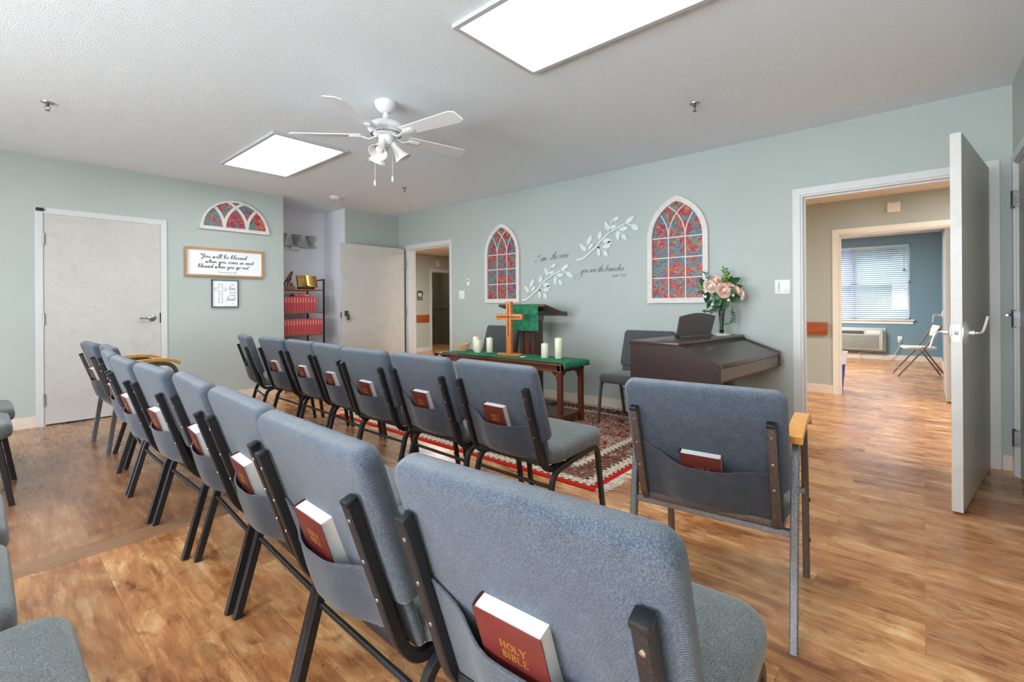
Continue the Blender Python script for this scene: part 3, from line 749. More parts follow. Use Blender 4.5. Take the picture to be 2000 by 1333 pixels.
def sprinkler(x, y, label):
    t = thing('sprinkler_head', label, 'sprinkler', (x, y, H), 0, 'fire sprinklers on the ceiling')
    MB().lathe([(0, 0), (.036, 0), (.034, -.006), (.014, -.014), (.012, -.014), (0, -.014)], seg=24).build('escutcheon', 'nickel', t)
    m = MB().lathe([(0, -.01), (.009, -.01), (.009, -.028), (0, -.028)], seg=12)
    m.tube(fillet([(-.008, 0, -.026), (-.015, 0, -.036), (-.003, 0, -.052)], .006), .0022, 6).tube(fillet([(.008, 0, -.026), (.015, 0, -.036), (.003, 0, -.052)], .006), .0022, 6)
    m.lathe([(0, -.052), (.004, -.052), (.014, -.056), (.014, -.058), (0, -.058)], seg=16); m.build('deflector', 'steel', t)
sprinkler(.339, 4.622, 'chrome sprinkler head on ceiling above the white closed door side')
sprinkler(3.455, 4.759, 'chrome sprinkler head on ceiling past the fan near the alcove')
sprinkler(3.418, 1.233, 'chrome sprinkler head on ceiling above the piano')
t = thing('smoke_detector', 'round white smoke detector on ceiling before the alcove', 'smoke detector', (3.14, 5.85, H))
MB().lathe([(0, 0), (.07, 0), (.07, -.018), (.055, -.022), (.05, -.034), (.03, -.042), (0, -.042)], seg=32).build('housing', 'white', t)
MB().lathe([(0, -.042), (.008, -.042), (.006, -.05), (0, -.052)], seg=10).build('sensor_tip', 'acd', t)

# ------------------------------------------------------------------ chairs
def xr(z):                                   # rear face of the back tubes at height z
    return (.745-z)*.33
def serif(m, word, size, ox, oz, y0, y1, tilt=0):
    """small serif capitals as flat shapes; returns width"""
    th, tn, sf = .17, .07, .05
    x = 0.
    def r(x0, x1, z0, z1):
        m.plate([(ox+(x+x0)*size, oz+z0*size), (ox+(x+x1)*size, oz+z0*size), (ox+(x+x1)*size, oz+z1*size), (ox+(x+x0)*size, oz+z1*size)], y0, y1)
    def stem(a, z0=0, z1=1): r(a, a+th, z0, z1); r(a-.06, a+th+.06, z0, z0+sf); r(a-.06, a+th+.06, z1-sf, z1)
    def bowl(cx, cz, rx, rz, a0, a1, thk=.15):
        n = 16; pts = [(ox+(x+cx+rx*math.cos(a0+(a1-a0)*i/n))*size, oz+(cz+rz*math.sin(a0+(a1-a0)*i/n))*size) for i in range(n+1)]
        m.ribbon(pts, thk*size, y0, y1, lambda t: .45+.75*abs(math.cos(a0+(a1-a0)*t)))
    for ch in word:
        if ch == 'H': stem(.08); stem(.62); r(.1, .75, .46, .53); x += .98
        elif ch == 'O': bowl(.40, .5, .33, .46, 0, 2*PI); x += .88
        elif ch == 'L': stem(.08); r(.08, .62, 0, sf*1.3); r(.56, .62, 0, .25); x += .76
        elif ch == 'I': stem(.08); x += .42
        elif ch == 'E': stem(.08); r(.08, .62, 0, sf*1.3); r(.08, .6, 1-sf*1.3, 1); r(.08, .5, .47, .53); r(.56, .62, 0, .25); r(.54, .6, .77, 1); r(.46, .5, .38, .62); x += .76
        elif ch == 'B': stem(.08); bowl(.25, .75, .28, .22, -PI/2, PI/2); bowl(.25, .26, .34, .24, -PI/2, PI/2); x += .76
        elif ch == 'Y':
            m.ribbon([(ox+(x+.08)*size, oz+size), (ox+(x+.42)*size, oz+.48*size)], th*size, y0, y1); m.ribbon([(ox+(x+.78)*size, oz+size), (ox+(x+.42)*size, oz+.48*size)], tn*size, y0, y1)
            r(.34, .34+th, 0, .5); r(.26, .6, 0, sf); r(-.02, .24, 1-sf, 1); r(.64, .9, 1-sf, 1); x += .92
        else: x += .4
    return x*size

def word_w(word):
    return sum({'H': .98, 'O': .88, 'L': .76, 'I': .42, 'E': .76, 'B': .76, 'Y': .92}[c] for c in word)

FROOT = 'stackable church chairs in rows'
def back_parts(t, fabn='fab', seatn='fabs', tubem='tube', pocket=True, seatw=.53, cutx=.25):
    # backrest: upper pad + thinner lower panel
    tilt = math.atan(.33)
    def ry(z, off): return V((xr(z)+off, 0, z))
    R = Matrix.Rotation(PI/2-tilt*0, 4, 'Y')
    # local x of pillow -> world y, local y -> up the back, local z -> forward
    up = V((-.33, 0, 1)).normalized(); fw = V((up.z, 0, -up.x)); sd = V((0, 1, 0))
    def frame(c): 
        m = Matrix((( sd.x, up.x, fw.x, c.x), (sd.y, up.y, fw.y, c.y), (sd.z, up.z, fw.z, c.z), (0, 0, 0, 1))); return m
    c = ry(.672, .047)
    bk = MB().pillow(.535, .375, .038, .060, .023, .005, frame(c), cs=6, es=6)
    bk.pillow(.49, .20, .03, .022, .010, .0, frame(ry(.463, .040)), cs=4, es=3)
    bk.build('backrest', fabn, t, angle=60)
    s = MB().pillow(.465, seatw, .075, .088, .034, .010, Matrix.Translation((.378, 0, .418)) @ Matrix.Rotation(math.radians(-2.2), 4, 'Y'), cs=6, es=6)
    s.build('seat', seatn, t, angle=60)
    for sy in (1, -1):
        p = fillet([(xr(.745)-.006, sy*.225, .745), (xr(.40)-.006, sy*.225, .40), (.155, sy*.225, .343), (.27, sy*.225, .352)], .05, 5)
        p = [(xr(.745)-.006, sy*.225, .745)]+[q for q in p[1:]]
        bt_ = MB().sq(p, .026, .026).build('back_tube', tubem, t, angle=35)
        up_ = V((-.33, 0, 1)).normalized()
        MB().box((xr(.745)-.006, sy*.225, .745), (.0285, .0285, .014), Matrix.Rotation(-tilt, 3, 'Y'), bev=.004).build('tube_cap', 'cap', bt_)
        for z in (.705, .612, .520):
            MB().lathe([(0, -.003), (.0055, -.002), (.0045, .0015), (0, .0025)], (xr(z)-.0195, sy*.225, z), 10, Matrix.Rotation(-PI/2-tilt, 3, 'Y')).build('rivet', 'rivet', bt_)
    MB().bx(xr(.385)-.004, xr(.385)+.016, -.225, .225, .372, .398, bev=.002).build('back_rail', tubem, t)
    if pocket:
        def zt(u):                            # pocket top edge, u -1..1 (left to right seen from behind => +y to -y)
            return .553+.060*max(0., (-u-.25)/.75)**1.3+.012*max(0., (u-.2)/.8)
        def fpos(u, v, off=0):
            z0 = .376+.012*abs(u); z1 = zt(u); z = z0+(z1-z0)*v
            bul = (.050*math.exp(-(abs(u)/.58)**4)*min(1, v*4.5)**.7*(1-.12*v)+.006*math.sin(PI*v)*(1-u*u))
            return (xr(z)+.008-bul-off, -u*.213, z-.012*v*(1-u*u)*.4)
        nu, nv = 22, 8
        m = MB(); m.grid(lambda a, b: fpos(a*2-1, b), nu, nv); m.grid(lambda a, b: fpos(a*2-1, b, .0035), nu, nv)
        m.sweep([fpos(-1+2*i/nu, 1, .002) for i in range(nu+1)], [(math.cos(k*PI/3)*.0032, math.sin(k*PI/3)*.0032) for k in range(6)], (1, 0, 0))
        m.build('pocket', 'pocket', t, angle=70)

def make_chair(pocket=True, tubem='tube', fabn='fab', seatn='fabs'):
    t = thing('church_chair', 'x', 'chair')
    back_parts(t, fabn, seatn, tubem, pocket)
    for sy in (1, -1):
        y = sy*.252
        MB().sq(fillet([(.08, y, .0), (.172, sy*.248, .335), (.32, sy*.248, .36)], .05, 6), .022, .028).build('leg', tubem, t, angle=35)
        lg = MB().sq(fillet([(.32, sy*.248, .36), (.545, sy*.248, .385), (.602, y, .0)], .05, 6), .022, .028).build('leg', tubem, t, angle=35)
        for x, z in ((.576, .10), (.550, .27)):
            MB().lathe([(0, 0), (.006, 0), (.006, .014), (0, .014)], (x+.002, sy*.25, z), 8, Matrix.Rotation(-PI/2, 3, 'Y')).build('glide_stud', 'cap', lg)
    MB().tube([(.157, -.245, .268), (.157, .245, .268)], .0085, 10, (0, 0, 1)).build('stretcher', tubem, t)
    return t

def make_armchair():
    t = thing('church_armchair', 'x', 'chair')
    back_parts(t, 'fab', 'fabs', 'brown', True, .51)
    for sy in (1, -1):
        y = sy*.275
        MB().sq(fillet([(.075, y, 0), (.165, y, .645), (.36, y, .668)], .05, 6), .024, .030).build('leg', 'tubeg', t, angle=35)
        lg = MB().sq(fillet([(.36, y, .668), (.50, y, .655), (.565, y, .40), (.60, y, 0)], .09, 8), .024, .030).build('leg', 'brown', t, angle=35)
        for z in (.16, .33): MB().lathe([(0, 0), (.008, 0), (.008, .004), (0, .004)], (.568+(.35-z)*.09, sy*.2875, z), 10, Matrix.Rotation(-sy*PI/2, 3, 'X')).build('glide_stud', 'cap', lg)
        a = MB().sweep(smooth_path([(.135, y, .672), (.26, y, .690), (.40, y, .694), (.49, y, .682), (.545, y, .655)], 4), [(-.024, -.012), (.024, -.012), (.026, 0), (.024, .013), (-.024, .013), (-.026, 0)], (0, 1, 0))
        a.build('armrest', 'arm', t, angle=50)
    MB().sq([(.13, -.275, .362), (.13, .275, .362)], .022, .026, (0, 0, 1)).build('cross_bar', 'tubeg', t, angle=35)
    MB().sq([(.545, -.275, .372), (.545, .275, .372)], .022, .022, (0, 0, 1)).build('cross_bar', 'tubeg', t, angle=35)
    return t

def make_bible():
    t = thing('bible', 'x', 'book', group='brown bibles in the chair pockets')
    w, h, d = .138, .200, .042          # local x right (seen from behind), z up, -y towards the viewer
    m = MB().bx(-w/2, w/2, -d/2, -d/2+.002, 0, h, bev=.0006).bx(-w/2, w/2, d/2-.002, d/2, 0, h, bev=.0006)
    m.grid(lambda a, b: (-w/2-.004*math.sin(PI*a), -d/2+d*a, h*b), 8, 2); m.grid(lambda a, b: (-w/2-.004*math.sin(PI*a)+.002, -d/2+d*a, h*b), 8, 2)
    m.build('cover', 'cover', t)
    MB().grid(lambda a, b: (w/2-.005-.004*math.sin(PI*a)*0+.0025*math.cos(PI*a*2)-.0025, -d/2+.002+(d-.004)*a, .004+(h-.008)*b), 8, 1).bx(-w/2, w/2-.006, -d/2+.002, d/2-.002, .004, h-.004).build('pages', 'pages', t)
    m = MB(); s = .0155
    for word, z in (('HOLY', .141), ('BIBLE', .120)):
        serif(m, word, s, -word_w(word)*s/2+.004, z, -d/2-.0004, -d/2+.0003)
    m.build('lettering', 'gold', t, smooth=False)
    return t

ch0 = make_chair(); ac0 = make_armchair(); pc0 = make_chair(False, 'brown', 'fabd', 'fabd'); bi0 = make_bible()
used = set()
def put(proto, loc, deg, label, group=None, skip=()):
    if proto.name in used or skip: return dup(proto, loc, math.radians(deg), label, group, skip)
    used.add(proto.name); proto.location = loc; proto.rotation_euler = (0, 0, math.radians(deg)); proto['label'] = label
    if group: proto['group'] = group
    return proto
def bible_in(cx, cy, deg, label, oy=-.025, z=.462, lean=0., yaw=0., roll=0.):
    th = math.radians(deg)
    c, s = math.cos(th), math.sin(th)
    lx = xr(z)-.001
    b = put(bi0, (cx+c*lx-s*oy, cy+s*lx+c*oy, z), 0, label)
    # local -y of the book faces backwards (-x of the chair); local x faces chair -y
    b.rotation_euler = (Matrix.Rotation(th, 3, 'Z') @ Matrix.Rotation(-math.atan(.33)+lean, 3, 'Y') @ Matrix.Rotation(-PI/2+yaw, 3, 'Z') @ Matrix.Rotation(roll, 3, 'Y')).to_euler()
    return b

ordn = ['leftmost', 'second from left', 'third from left', 'fourth from left', 'fifth from left', 'sixth from left', 'seventh from left', 'eighth from left', 'ninth from left']
FR = [(1.710, 4.985, -11, 0), (1.712, 4.345, -1, 1), (1.712, 3.800, -2.5, 1), (1.675, 3.268, -6, 1), (1.618, 2.706, -.5, 1), (1.629, 2.145, -1.7, 1), (1.628, 1.568, -1.3, 1)]
flab = ['grey fabric chair turned aside at left end of the front row, empty back pocket',
        'grey fabric chair second from left in the front row', 'grey fabric chair third from left in the front row', 'grey fabric chair in the middle of the front row, fourth from left',
        'grey fabric chair fifth from left in the front row', 'grey fabric chair second from right in the front row', 'grey fabric chair at right end of the front row before the table']
for i, (x, y, a, b) in enumerate(FR):
    put(ch0, (x, y, 0), a, flab[i], 'armless grey church chairs')
    if b: bible_in(x, y, a, 'brown bible in back pocket of the front row chair, %s of six' % ordn[i-1], oy=-.002+random.uniform(-.008, .008), z=.458, roll=random.uniform(-.03, .03))
A_ = (1.633, .587, 5.3)
put(ac0, (A_[0], A_[1], 0), A_[2], 'grey armchair with oak armrests standing alone behind the piano', 'grey church armchairs')
bible_in(A_[0], A_[1], A_[2], 'brown bible sunk low in the pocket of the near armchair', oy=0., z=.415)
BR = [(.582, 4.986, 1.7, 2), (.612, 4.440, -2, 1), (.538, 3.875, -4, 1), (.514, 3.299, -.6, 1), (.528, 2.738, .6, 1), (.545, 2.181, -4, 1), (.525, 1.627, -3, 1), (.493, 1.078, -1, 1), (.527, .484, 3.0, 1)]
for i, (x, y, a, b) in enumerate(BR):
    if b == 2: put(ac0, (x, y, 0), a, 'grey armchair with oak armrests at left end of the middle row', 'grey church armchairs')
    else: put(ch0, (x, y, 0), a, 'grey fabric chair nearest the camera, right end of the middle row' if i == 8 else 'grey fabric chair %s in the middle row, counting the armchair' % ordn[i], 'armless grey church chairs')
    lab = 'large brown bible with gold letters in the nearest chair pocket' if i == 8 else 'brown bible in pocket of the middle row chair %s' % ordn[i]
    bible_in(x, y, a, lab, oy=-.002+(random.uniform(-.008, .008) if i < 7 else .010), z=.460 if i < 8 else .452, roll=random.uniform(-.03, .03) if i < 8 else 0)
# third row, mostly left of the frame
CR = [(-.44, 4.75, 0, 'grey chair seat peeking in at left edge, farthest one'), (-.47, 4.17, 0, 'grey chair seat peeking in at left edge, just before the farthest one'),
      (-.545, 2.315, 0, 'grey chair at left edge, sliver of seat, third from the near corner'), (-.55, 1.752, 0, 'grey chair at left edge, sliver of seat beside the near corner chair'), (-.473, 1.185, 0, 'grey chair with seat corner filling the lower left corner')]
for x, y, a, lab in CR: put(ch0, (x, y, 0), a, lab, 'armless grey church chairs')
# two dark chairs against the pulpit wall
put(pc0, (4.47, 2.065, .009), 180, 'dark grey armless chair standing between piano and table', 'dark grey chairs by the wall')
put(pc0, (4.52, 4.10, .009), 180, 'dark grey chair behind the candles and podium against the wall', 'dark grey chairs by the wall')

# ------------------------------------------------------------------ rug
RX0, RX1, RY0, RY1 = 2.445, 4.534, 1.50, 4.56
rugm = rug_mat((RX1-RX0)/2, (RY1-RY0)/2)
rug = thing('rug', 'red bordered oriental rug with white fringe under the table', 'rug', ((RX0+RX1)/2, (RY0+RY1)/2, 0))
hx, hy = (RX1-RX0)/2, (RY1-RY0)/2
MB().bx(-hx, hx, -hy, hy, 0, .009, bev=.003).build('pile', rugm, rug, smooth=False)
for s_ in (-1, 1):
    m = MB(); n = 190
    for k in range(n):
        x = -hx+.02+(2*hx-.04)*k/(n-1)+random.uniform(-.004, .004)
        for q in range(2):
            a = random.gauss(0, .35); L = random.uniform(.05, .085)
            p = [(x, s_*(hy-.004), .006), (x+a*.4*L, s_*(hy+L*.4), .004+random.random()*.007), (x+a*L, s_*(hy+L), .0022+random.random()*.003)]
            m.sweep(p, [(.0022, 0), (0, .0014), (-.0022, 0), (0, -.0014)], (1, 0, 0))
    m.build('fringe', 'fringe', rug, kind='stuff')

# ------------------------------------------------------------------ communion table
TX0, TX1, TY0, TY1, TZ = 3.475, 3.90, 2.46, 4.12, .593
tb = thing('communion_table', 'dark cherry wood altar table with fretwork corner brackets', 'table', ((TX0+TX1)/2, (TY0+TY1)/2, 0))
cx, cy = (TX0+TX1)/2, (TY0+TY1)/2; a, b = (TX1-TX0)/2, (TY1-TY0)/2
MB().bx(-a, a, -b, b, TZ-.026, TZ-.004, bev=.005).build('tabletop', 'cherry', tb)
m = MB()
m.bx(-a+.02, -a+.038, -b+.03, b-.03, TZ-.075, TZ-.026).bx(a-.038, a-.02, -b+.03, b-.03, TZ-.075, TZ-.026).bx(-a+.03, a-.03, -b+.02, -b+.038, TZ-.075, TZ-.026).bx(-a+.03, a-.03, b-.038, b-.02, TZ-.075, TZ-.026)
m.bx(-a+.014, -a+.04, -b+.02, b-.02, TZ-.083, TZ-.073, bev=.002).bx(a-.04, a-.014, -b+.02, b-.02, TZ-.083, TZ-.073, bev=.002).bx(-a+.02, a-.02, -b+.014, -b+.04, TZ-.083, TZ-.073, bev=.002)
m.build('apron', 'cherry', tb)
MB().bx(-a-.001, -a+.012, .12, b-.25, TZ-.062, TZ-.032, bev=.002).build('drawer_front', 'cherry', tb)
for sx in (-1, 1):
    for sy in (-1, 1):
        x, y = sx*(a-.042), sy*(b-.042)
        lg = MB().bx(x-.022, x+.022, y-.022, y+.022, .009, TZ-.026, bev=.003)
        for dx in (-.012, 0, .012): lg.bx(x+dx-.002, x+dx+.002, y-.0235, y+.0235, .02, TZ-.09).bx(x-.0235, x+.0235, y+dx-.002, y+dx+.002, .02, TZ-.09)
        lg = lg.build('leg', 'cherry', tb)
        br = MB()
        for d_ in ('x', 'y'):
            def P2(u, z):
                u = .022+u
                return (x-sx*u, y, z) if d_ == 'x' else (x, y-sy*u, z)
            zt = TZ-.083
            for path in ([(0, -.075), (.012, -.07), (.02, -.055), (.012, -.045), (.022, -.035), (.04, -.03), (.046, -.02), (.06, -.016), (.068, 0)], [(.004, -.03), (.02, -.012), (.012, -.004)], [(.03, -.026), (.034, -.008), (.048, -.004)], [(0, -.012), (.066, -.006)]):
                br.sweep([P2(u, zt+z) for u, z in path], [(-.0045, -.004), (.0045, -.004), (.0045, .004), (-.0045, .004)], (0, 1, 0) if d_ == 'x' else (1, 0, 0))
        br.build('fret_bracket', 'cherry', lg)
MB().bx(-a+.04, a-.04, -b+.05, b-.05, .085, .10).build('lower_shelf', 'walnut', tb)
MB().bx(-a+.05, a-.05, -b+.03, -b+.055, .07, .105, bev=.003).build('end_rail', 'cherry', tb)
# green runner: follows the top, folds over both ends
def runner(s, t):
    L = TY1-TY0+.022; drop = .055; tot = L+2*drop; u = -tot/2+tot*t
    ww = (TX1-TX0)/2+.012
    x = -ww+.03+(2*ww-.03)*s
    if s == 0: x -= 0.008*math.sin(u*5)
    if abs(u) <= L/2: y, z = u, TZ+.0015
    else:
        e = abs(u)-L/2; y = math.copysign(L/2+.004+e*.15, u); z = TZ+.0015-e*.95
        x *= 1+e*.5
    return (x, y, z+.0012*math.sin(s*9+u*7))
m = MB().grid(runner, 14, 80)
g = m.build('table_runner', 'green', None, angle=70, loc=(cx, cy, 0)); sm = g.modifiers.new('th', 'SOLIDIFY'); sm.thickness = .003; sm.offset = 1
tag(g, 'green velvet runner lying along the top of the communion table', 'table runner')
def candle(x, y, r, h, label):
    t = thing('pillar_candle', label, 'candle', (x, y, TZ+.006), 0, 'ivory pillar candles')
    MB().lathe([(0, 0), (r-.002, 0), (r, .003), (r, h-.004), (r-.003, h), (r*.6, h-.003), (0, h-.004)], seg=32).build('wax', 'wax', t)
    MB().tube([(0, 0, h-.006), (.001, 0, h+.008), (.003, 0, h+.014)], .0028, 6, (1, 0, 0)).build('wick', 'wick', t)
candle(3.80, 3.88, .038, .165, 'tall ivory candle behind another at left end of the table')
candle(3.70, 3.75, .037, .140, 'shorter ivory candle overlapping a taller one near the basket')
candle(3.80, 3.665, .037, .162, 'single ivory candle standing just left of the wooden cross')
candle(3.74, 2.845, .036, .142, 'short wide ivory candle right of the podium column')
candle(3.78, 2.705, .037, .200, 'tallest ivory candle at right end of the green runner')
# cross
c_ = thing('table_cross', 'standing orange wood cross with dark inlay on green runner', 'cross', (3.72, 3.295, TZ+.006), math.radians(-90+4))
out = [(.155*math.cos(q), .085*math.sin(q)) for q in [2*PI*k/40 for k in range(40)]]
m = MB(); A = [m.bm.verts.new((x, y, 0)) for x, y in out]; B = [m.bm.verts.new((x, y, .014)) for x, y in out]; Cc = [m.bm.verts.new((x*.94, y*.92, .018)) for x, y in out]
m.face(A[::-1]); m.face(Cc)
for j in range(40): m.face((A[j], A[(j+1) % 40], B[(j+1) % 40], B[j])); m.face((B[j], B[(j+1) % 40], Cc[(j+1) % 40], Cc[j]))
m.build('base', 'cross', c_)
MB().bx(-.031, .031, -.022, .022, .018, .565, bev=.003).build('upright', 'cross', c_)
MB().bx(-.172, .172, -.0215, .0215, .372, .433, bev=.003).build('crossbar', 'cross', c_)
m = MB()
def wav(p0, p1, n=26): 
    p0, p1 = V(p0), V(p1); d = (p1-p0); nn = V((-d.y, d.x)).normalized()
    return [((p0+d*k/n)+nn*(.0025*(1 if k % 2 else -1))) for k in range(n+1)]
m.ribbon(wav((0, .20), (0, .54)), .010, -.0235, -.021); m.ribbon(wav((-.155, .402), (.155, .402)), .010, -.0235, -.021)
m.build('inlay', 'crossd', c_, smooth=False)
tag(MB().bx(-.05, .05, -.02, .02, 0, .004, bev=.001).build('folded_card', 'paper', loc=(3.68, 3.075, TZ+.005), rot=(0, 0, .3)), 'small white card lying on green runner beside the cross', 'card')
# basket
bk = thing('wicker_basket', 'small wicker basket with hoop handle at left end of table', 'basket', (3.73, 4.045, TZ+.006), math.radians(-42))
m = MB()
rows = 9
for k in range(rows):
    z = .004+k*.0085; rx = .062+.030*(k/rows)**.8; ry = .046+.022*(k/rows)**.8; sag = .016*(k/(rows-1))**2
    pts = []
    for j in range(48):
        q = 2*PI*j/48; w_ = .0025*(1 if (j//2+k) % 2 else -1); pts.append(((rx+w_)*math.cos(q), (ry+w_)*math.sin(q), z+sag*(abs(math.cos(q))**2-.3)))
    m.tube(pts, .0048, 6, (0, 0, 1), closed=True)
m.lathe([(0, .002), (.055, .002), (.055, .006), (0, .006)], seg=24)
m.build('bowl', 'wicker', bk)
m = MB(); pts = []
for j in range(48):
    q = 2*PI*j/48; pts.append((.096*math.cos(q), .071*math.sin(q), .079+.022*(abs(math.cos(q))**2-.3)))
m.tube(pts, .007, 7, (0, 0, 1), closed=True).build('rim', 'wicker', bk)
m = MB()
for o_ in (-.006, .006): m.tube([(.094*math.cos(q), o_, .075+.115*math.sin(q)) for q in [PI*k/24 for k in range(25)]], .0055, 7, (0, 1, 0))
m.build('handle', 'wicker', bk)
# dark side table behind the left end
st = thing('side_table', 'low dark side table whose corner shows behind the basket end', 'table', (4.13, 4.74, 0))
MB().bx(-.12, .12, -.17, .17, .485, .503, bev=.004).build('tabletop', 'walnut', st)
for sx in (-1, 1):
    for sy in (-1, 1): MB().bx(sx*.095-.014, sx*.095+.014, sy*.14-.014, sy*.14+.014, .0, .485).build('leg', 'blackm', st)

# ------------------------------------------------------------------ podium
pd = thing('podium', 'dark walnut podium with slanted reading top behind the cross', 'podium', (4.10, 3.30, 0))
MB().bx(-.20, .20, -.24, .24, .009, .05, bev=.006).build('base', 'walnut', pd)
m = MB().bx(-.07, .07, -.105, .105, .05, 1.03, bev=.003); m.bx(-.083, -.07, -.105, -.06, .05, 1.03).bx(-.083, -.07, .06, .105, .05, 1.03)
m.build('column', 'walnut', pd)
MB().bx(-.0805, -.0705, -.028, .028, .45, .72).build('front_panel', 'cherry', pd)
m = MB()
Rp = Matrix.Rotation(math.radians(14.5), 3, 'Y')
m.box((.045, .02, 1.068), (.44, .66, .028), Rp, bev=.006); m.build('reading_top', 'walnut', pd)
MB().box((.24, .02, 1.033), (.016, .66, .03), Rp, bev=.003).build('book_ledge', 'walnut', pd)
MB().bx(-.07, .07, -.115, -.105, .955, 1.03).build('name_plate', 'steel', pd, smooth=False)
def drape(s, t):
    y = .19-.44*s+.02; L0 = .34; tot = L0+.285; u = tot*t
    top = V((-.172, y, 1.1285)); d = V((math.cos(math.radians(14.5)), 0, -math.sin(math.radians(14.5))))
    if u <= L0: p = top+d*(L0-u)
    else:
        e = u-L0; p = top+V((-.006-.010*math.sin(s*PI*2)*min(1, e*5)-.01*e, -.03*e*(s-.5), -e))
        if e < .02: p = top+V((-.006, 0, -e))
    return (p.x, p.y, p.z)
g = MB().grid(drape, 26, 44).build('podium_cloth', 'green', None, angle=80, loc=(4.10, 3.30, 0)); sm = g.modifiers.new('th', 'SOLIDIFY'); sm.thickness = .003; sm.offset = 0
tag(g, 'green velvet cloth hanging over the front of the podium top', 'cloth')

# ------------------------------------------------------------------ digital piano (local x along width, -y towards player)
pi_ = thing('digital_piano', 'dark brown digital piano with closed slanting key lid', 'piano', (3.286, 1.682, 0), math.radians(-4.96))
W, D1_, D2_, ZT, ZM, ZB = 1.21, .375, .681, .853, .718, .605
prof = [(0, ZB-.03), (0, ZT-.022), (-D1_-.01, ZT-.022), (-D2_, ZM+.006), (-D2_, ZB), (-D2_+.03, ZB-.008)]
for x0, x1 in ((0, .024), (W-.024, W)):
    m = MB(); A = [m.bm.verts.new((x0, y, z)) for y, z in prof]; B = [m.bm.verts.new((x1, y, z)) for y, z in prof]
    m.face(A); m.face(B[::-1])
    for j in range(len(prof)): m.face((A[j], A[(j+1) % len(prof)], B[(j+1) % len(prof)], B[j]))
    m.build('side_panel', 'piano', pi_, smooth=False)
MB().bx(-.006, W+.006, -D1_-.014, .008, ZT-.022, ZT, bev=.003).build('top_board', 'piano', pi_)
MB().bx(.024, W-.024, -.018, 0, ZB-.03, ZT-.022).build('back_board', 'piano', pi_, smooth=False)
th = math.atan2(ZT-.03-ZM, D2_-D1_-.01); Lc = math.hypot(ZT-.03-ZM, D2_-D1_-.01)
MB().box((W/2, -(D1_+D2_+.01)/2+.004, (ZT-.034+ZM)/2-.006), (W-.05, Lc-.012, .012), Matrix.Rotation(th, 3, 'X')).build('key_lid', 'piano', pi_, smooth=False)
MB().bx(.024, W-.024, -D1_-.03, -D1_+.0, ZT-.05, ZT-.022).build('lid_slot', 'pianod', pi_, smooth=False)
MB().bx(.024, W-.024, -D2_+.001, -D2_+.02, ZM-.022, ZM+.004, bev=.002).build('lid_lip', 'piano', pi_)
MB().bx(.024, W-.024, -D2_+.008, -D2_+.024, ZB+.004, ZM-.026).build('key_slip', 'piano', pi_, smooth=False)
MB().bx(.024, W-.024, -D2_+.02, -.0, ZB-.014, ZB).build('key_bed', 'pianod', pi_, smooth=False)
for x0 in (.05, W-.09):
    MB().bx(x0, x0+.04, -.30, -.03, .02, ZB-.014, bev=.003).build('leg', 'piano', pi_)
    MB().bx(x0-.005, x0+.045, -.56, .0, .0, .03, bev=.004).build('foot', 'piano', pi_)
MB().bx(.09, W-.09, -.06, -.042, .18, .48).build('modesty_panel', 'piano', pi_, smooth=False)
MB().bx(.45, .76, -.16, -.05, .06, .11, bev=.004).build('pedal_box', 'piano', pi_)
# music stand resting on the top board
ms = MB()
Rm = Matrix.Rotation(math.radians(0), 3, 'X')
out = [(-.235, .0), (.235, .0), (.245, .165)]+[(.245-.49*k/12, .165+.028*math.sin(PI*k/12)) for k in range(1, 12)]+[(-.245, .165)]
o = thing('music_stand', 'dark grey music rest with arched top and brass clip on the piano', 'music stand', (3.93, 1.437, ZT), math.radians(-14))
ms = MB().plate(out, -.005, .005).build('desk', 'stand', o, smooth=False, rot=(math.radians(14), 0, 0), loc=(0, 0, .012))
MB().bx(-.22, .24, -.032, -.004, .002, .012, bev=.002).build('ledge', 'stand', o); 
MB().lathe([(0, -.008), (.018, -.008), (.018, .008), (0, .008)], (-.235, -.008, .016), 14, Matrix.Rotation(PI/2, 3, 'Y')).build('hinge_knob', 'blackm', o)
MB().bx(-.018, .018, .0055, .0115, .125, .192, bev=.002).bx(-.008, .008, .0105, .0175, .15, .165, bev=.002).build('clip', 'brass', ms)

# ------------------------------------------------------------------ flowers
fl = thing('flower_arrangement', 'glass vase of peach roses and greenery on the piano', 'flower arrangement', (4.285, 1.325, ZT))
MB().lathe([(0, .012), (.022, .012), (.028, .04), (.03, .10), (.036, .18), (.05, .235), (.047, .236), (.033, .18), (.027, .10), (.024, .045), (0, .022)], seg=28).build('vase', 'vase', fl)
MB().lathe([(0, 0), (.07, 0), (.075, .008), (.07, .012), (0, .012)], seg=28).build('vase_base', 'white', fl)
RT = V((.659, -.752, 0)); BK = V((.752, .659, 0))
def fp(r, u, b=0): return RT*r+V((0, 0, u))+BK*b      # right, up, away
m = MB()
for k in range(9):
    a = 2*PI*k/9; m.tube(smooth_path([(math.cos(a)*.010, math.sin(a)*.010, .02), (math.cos(a+1)*.015, math.sin(a+1)*.015, .14), (math.cos(a)*.03, math.sin(a)*.03, .24), fp(math.cos(a)*.08, .33, math.sin(a)*.05)], 4), .0032, 6)
m.build('stems', 'leaf', fl)
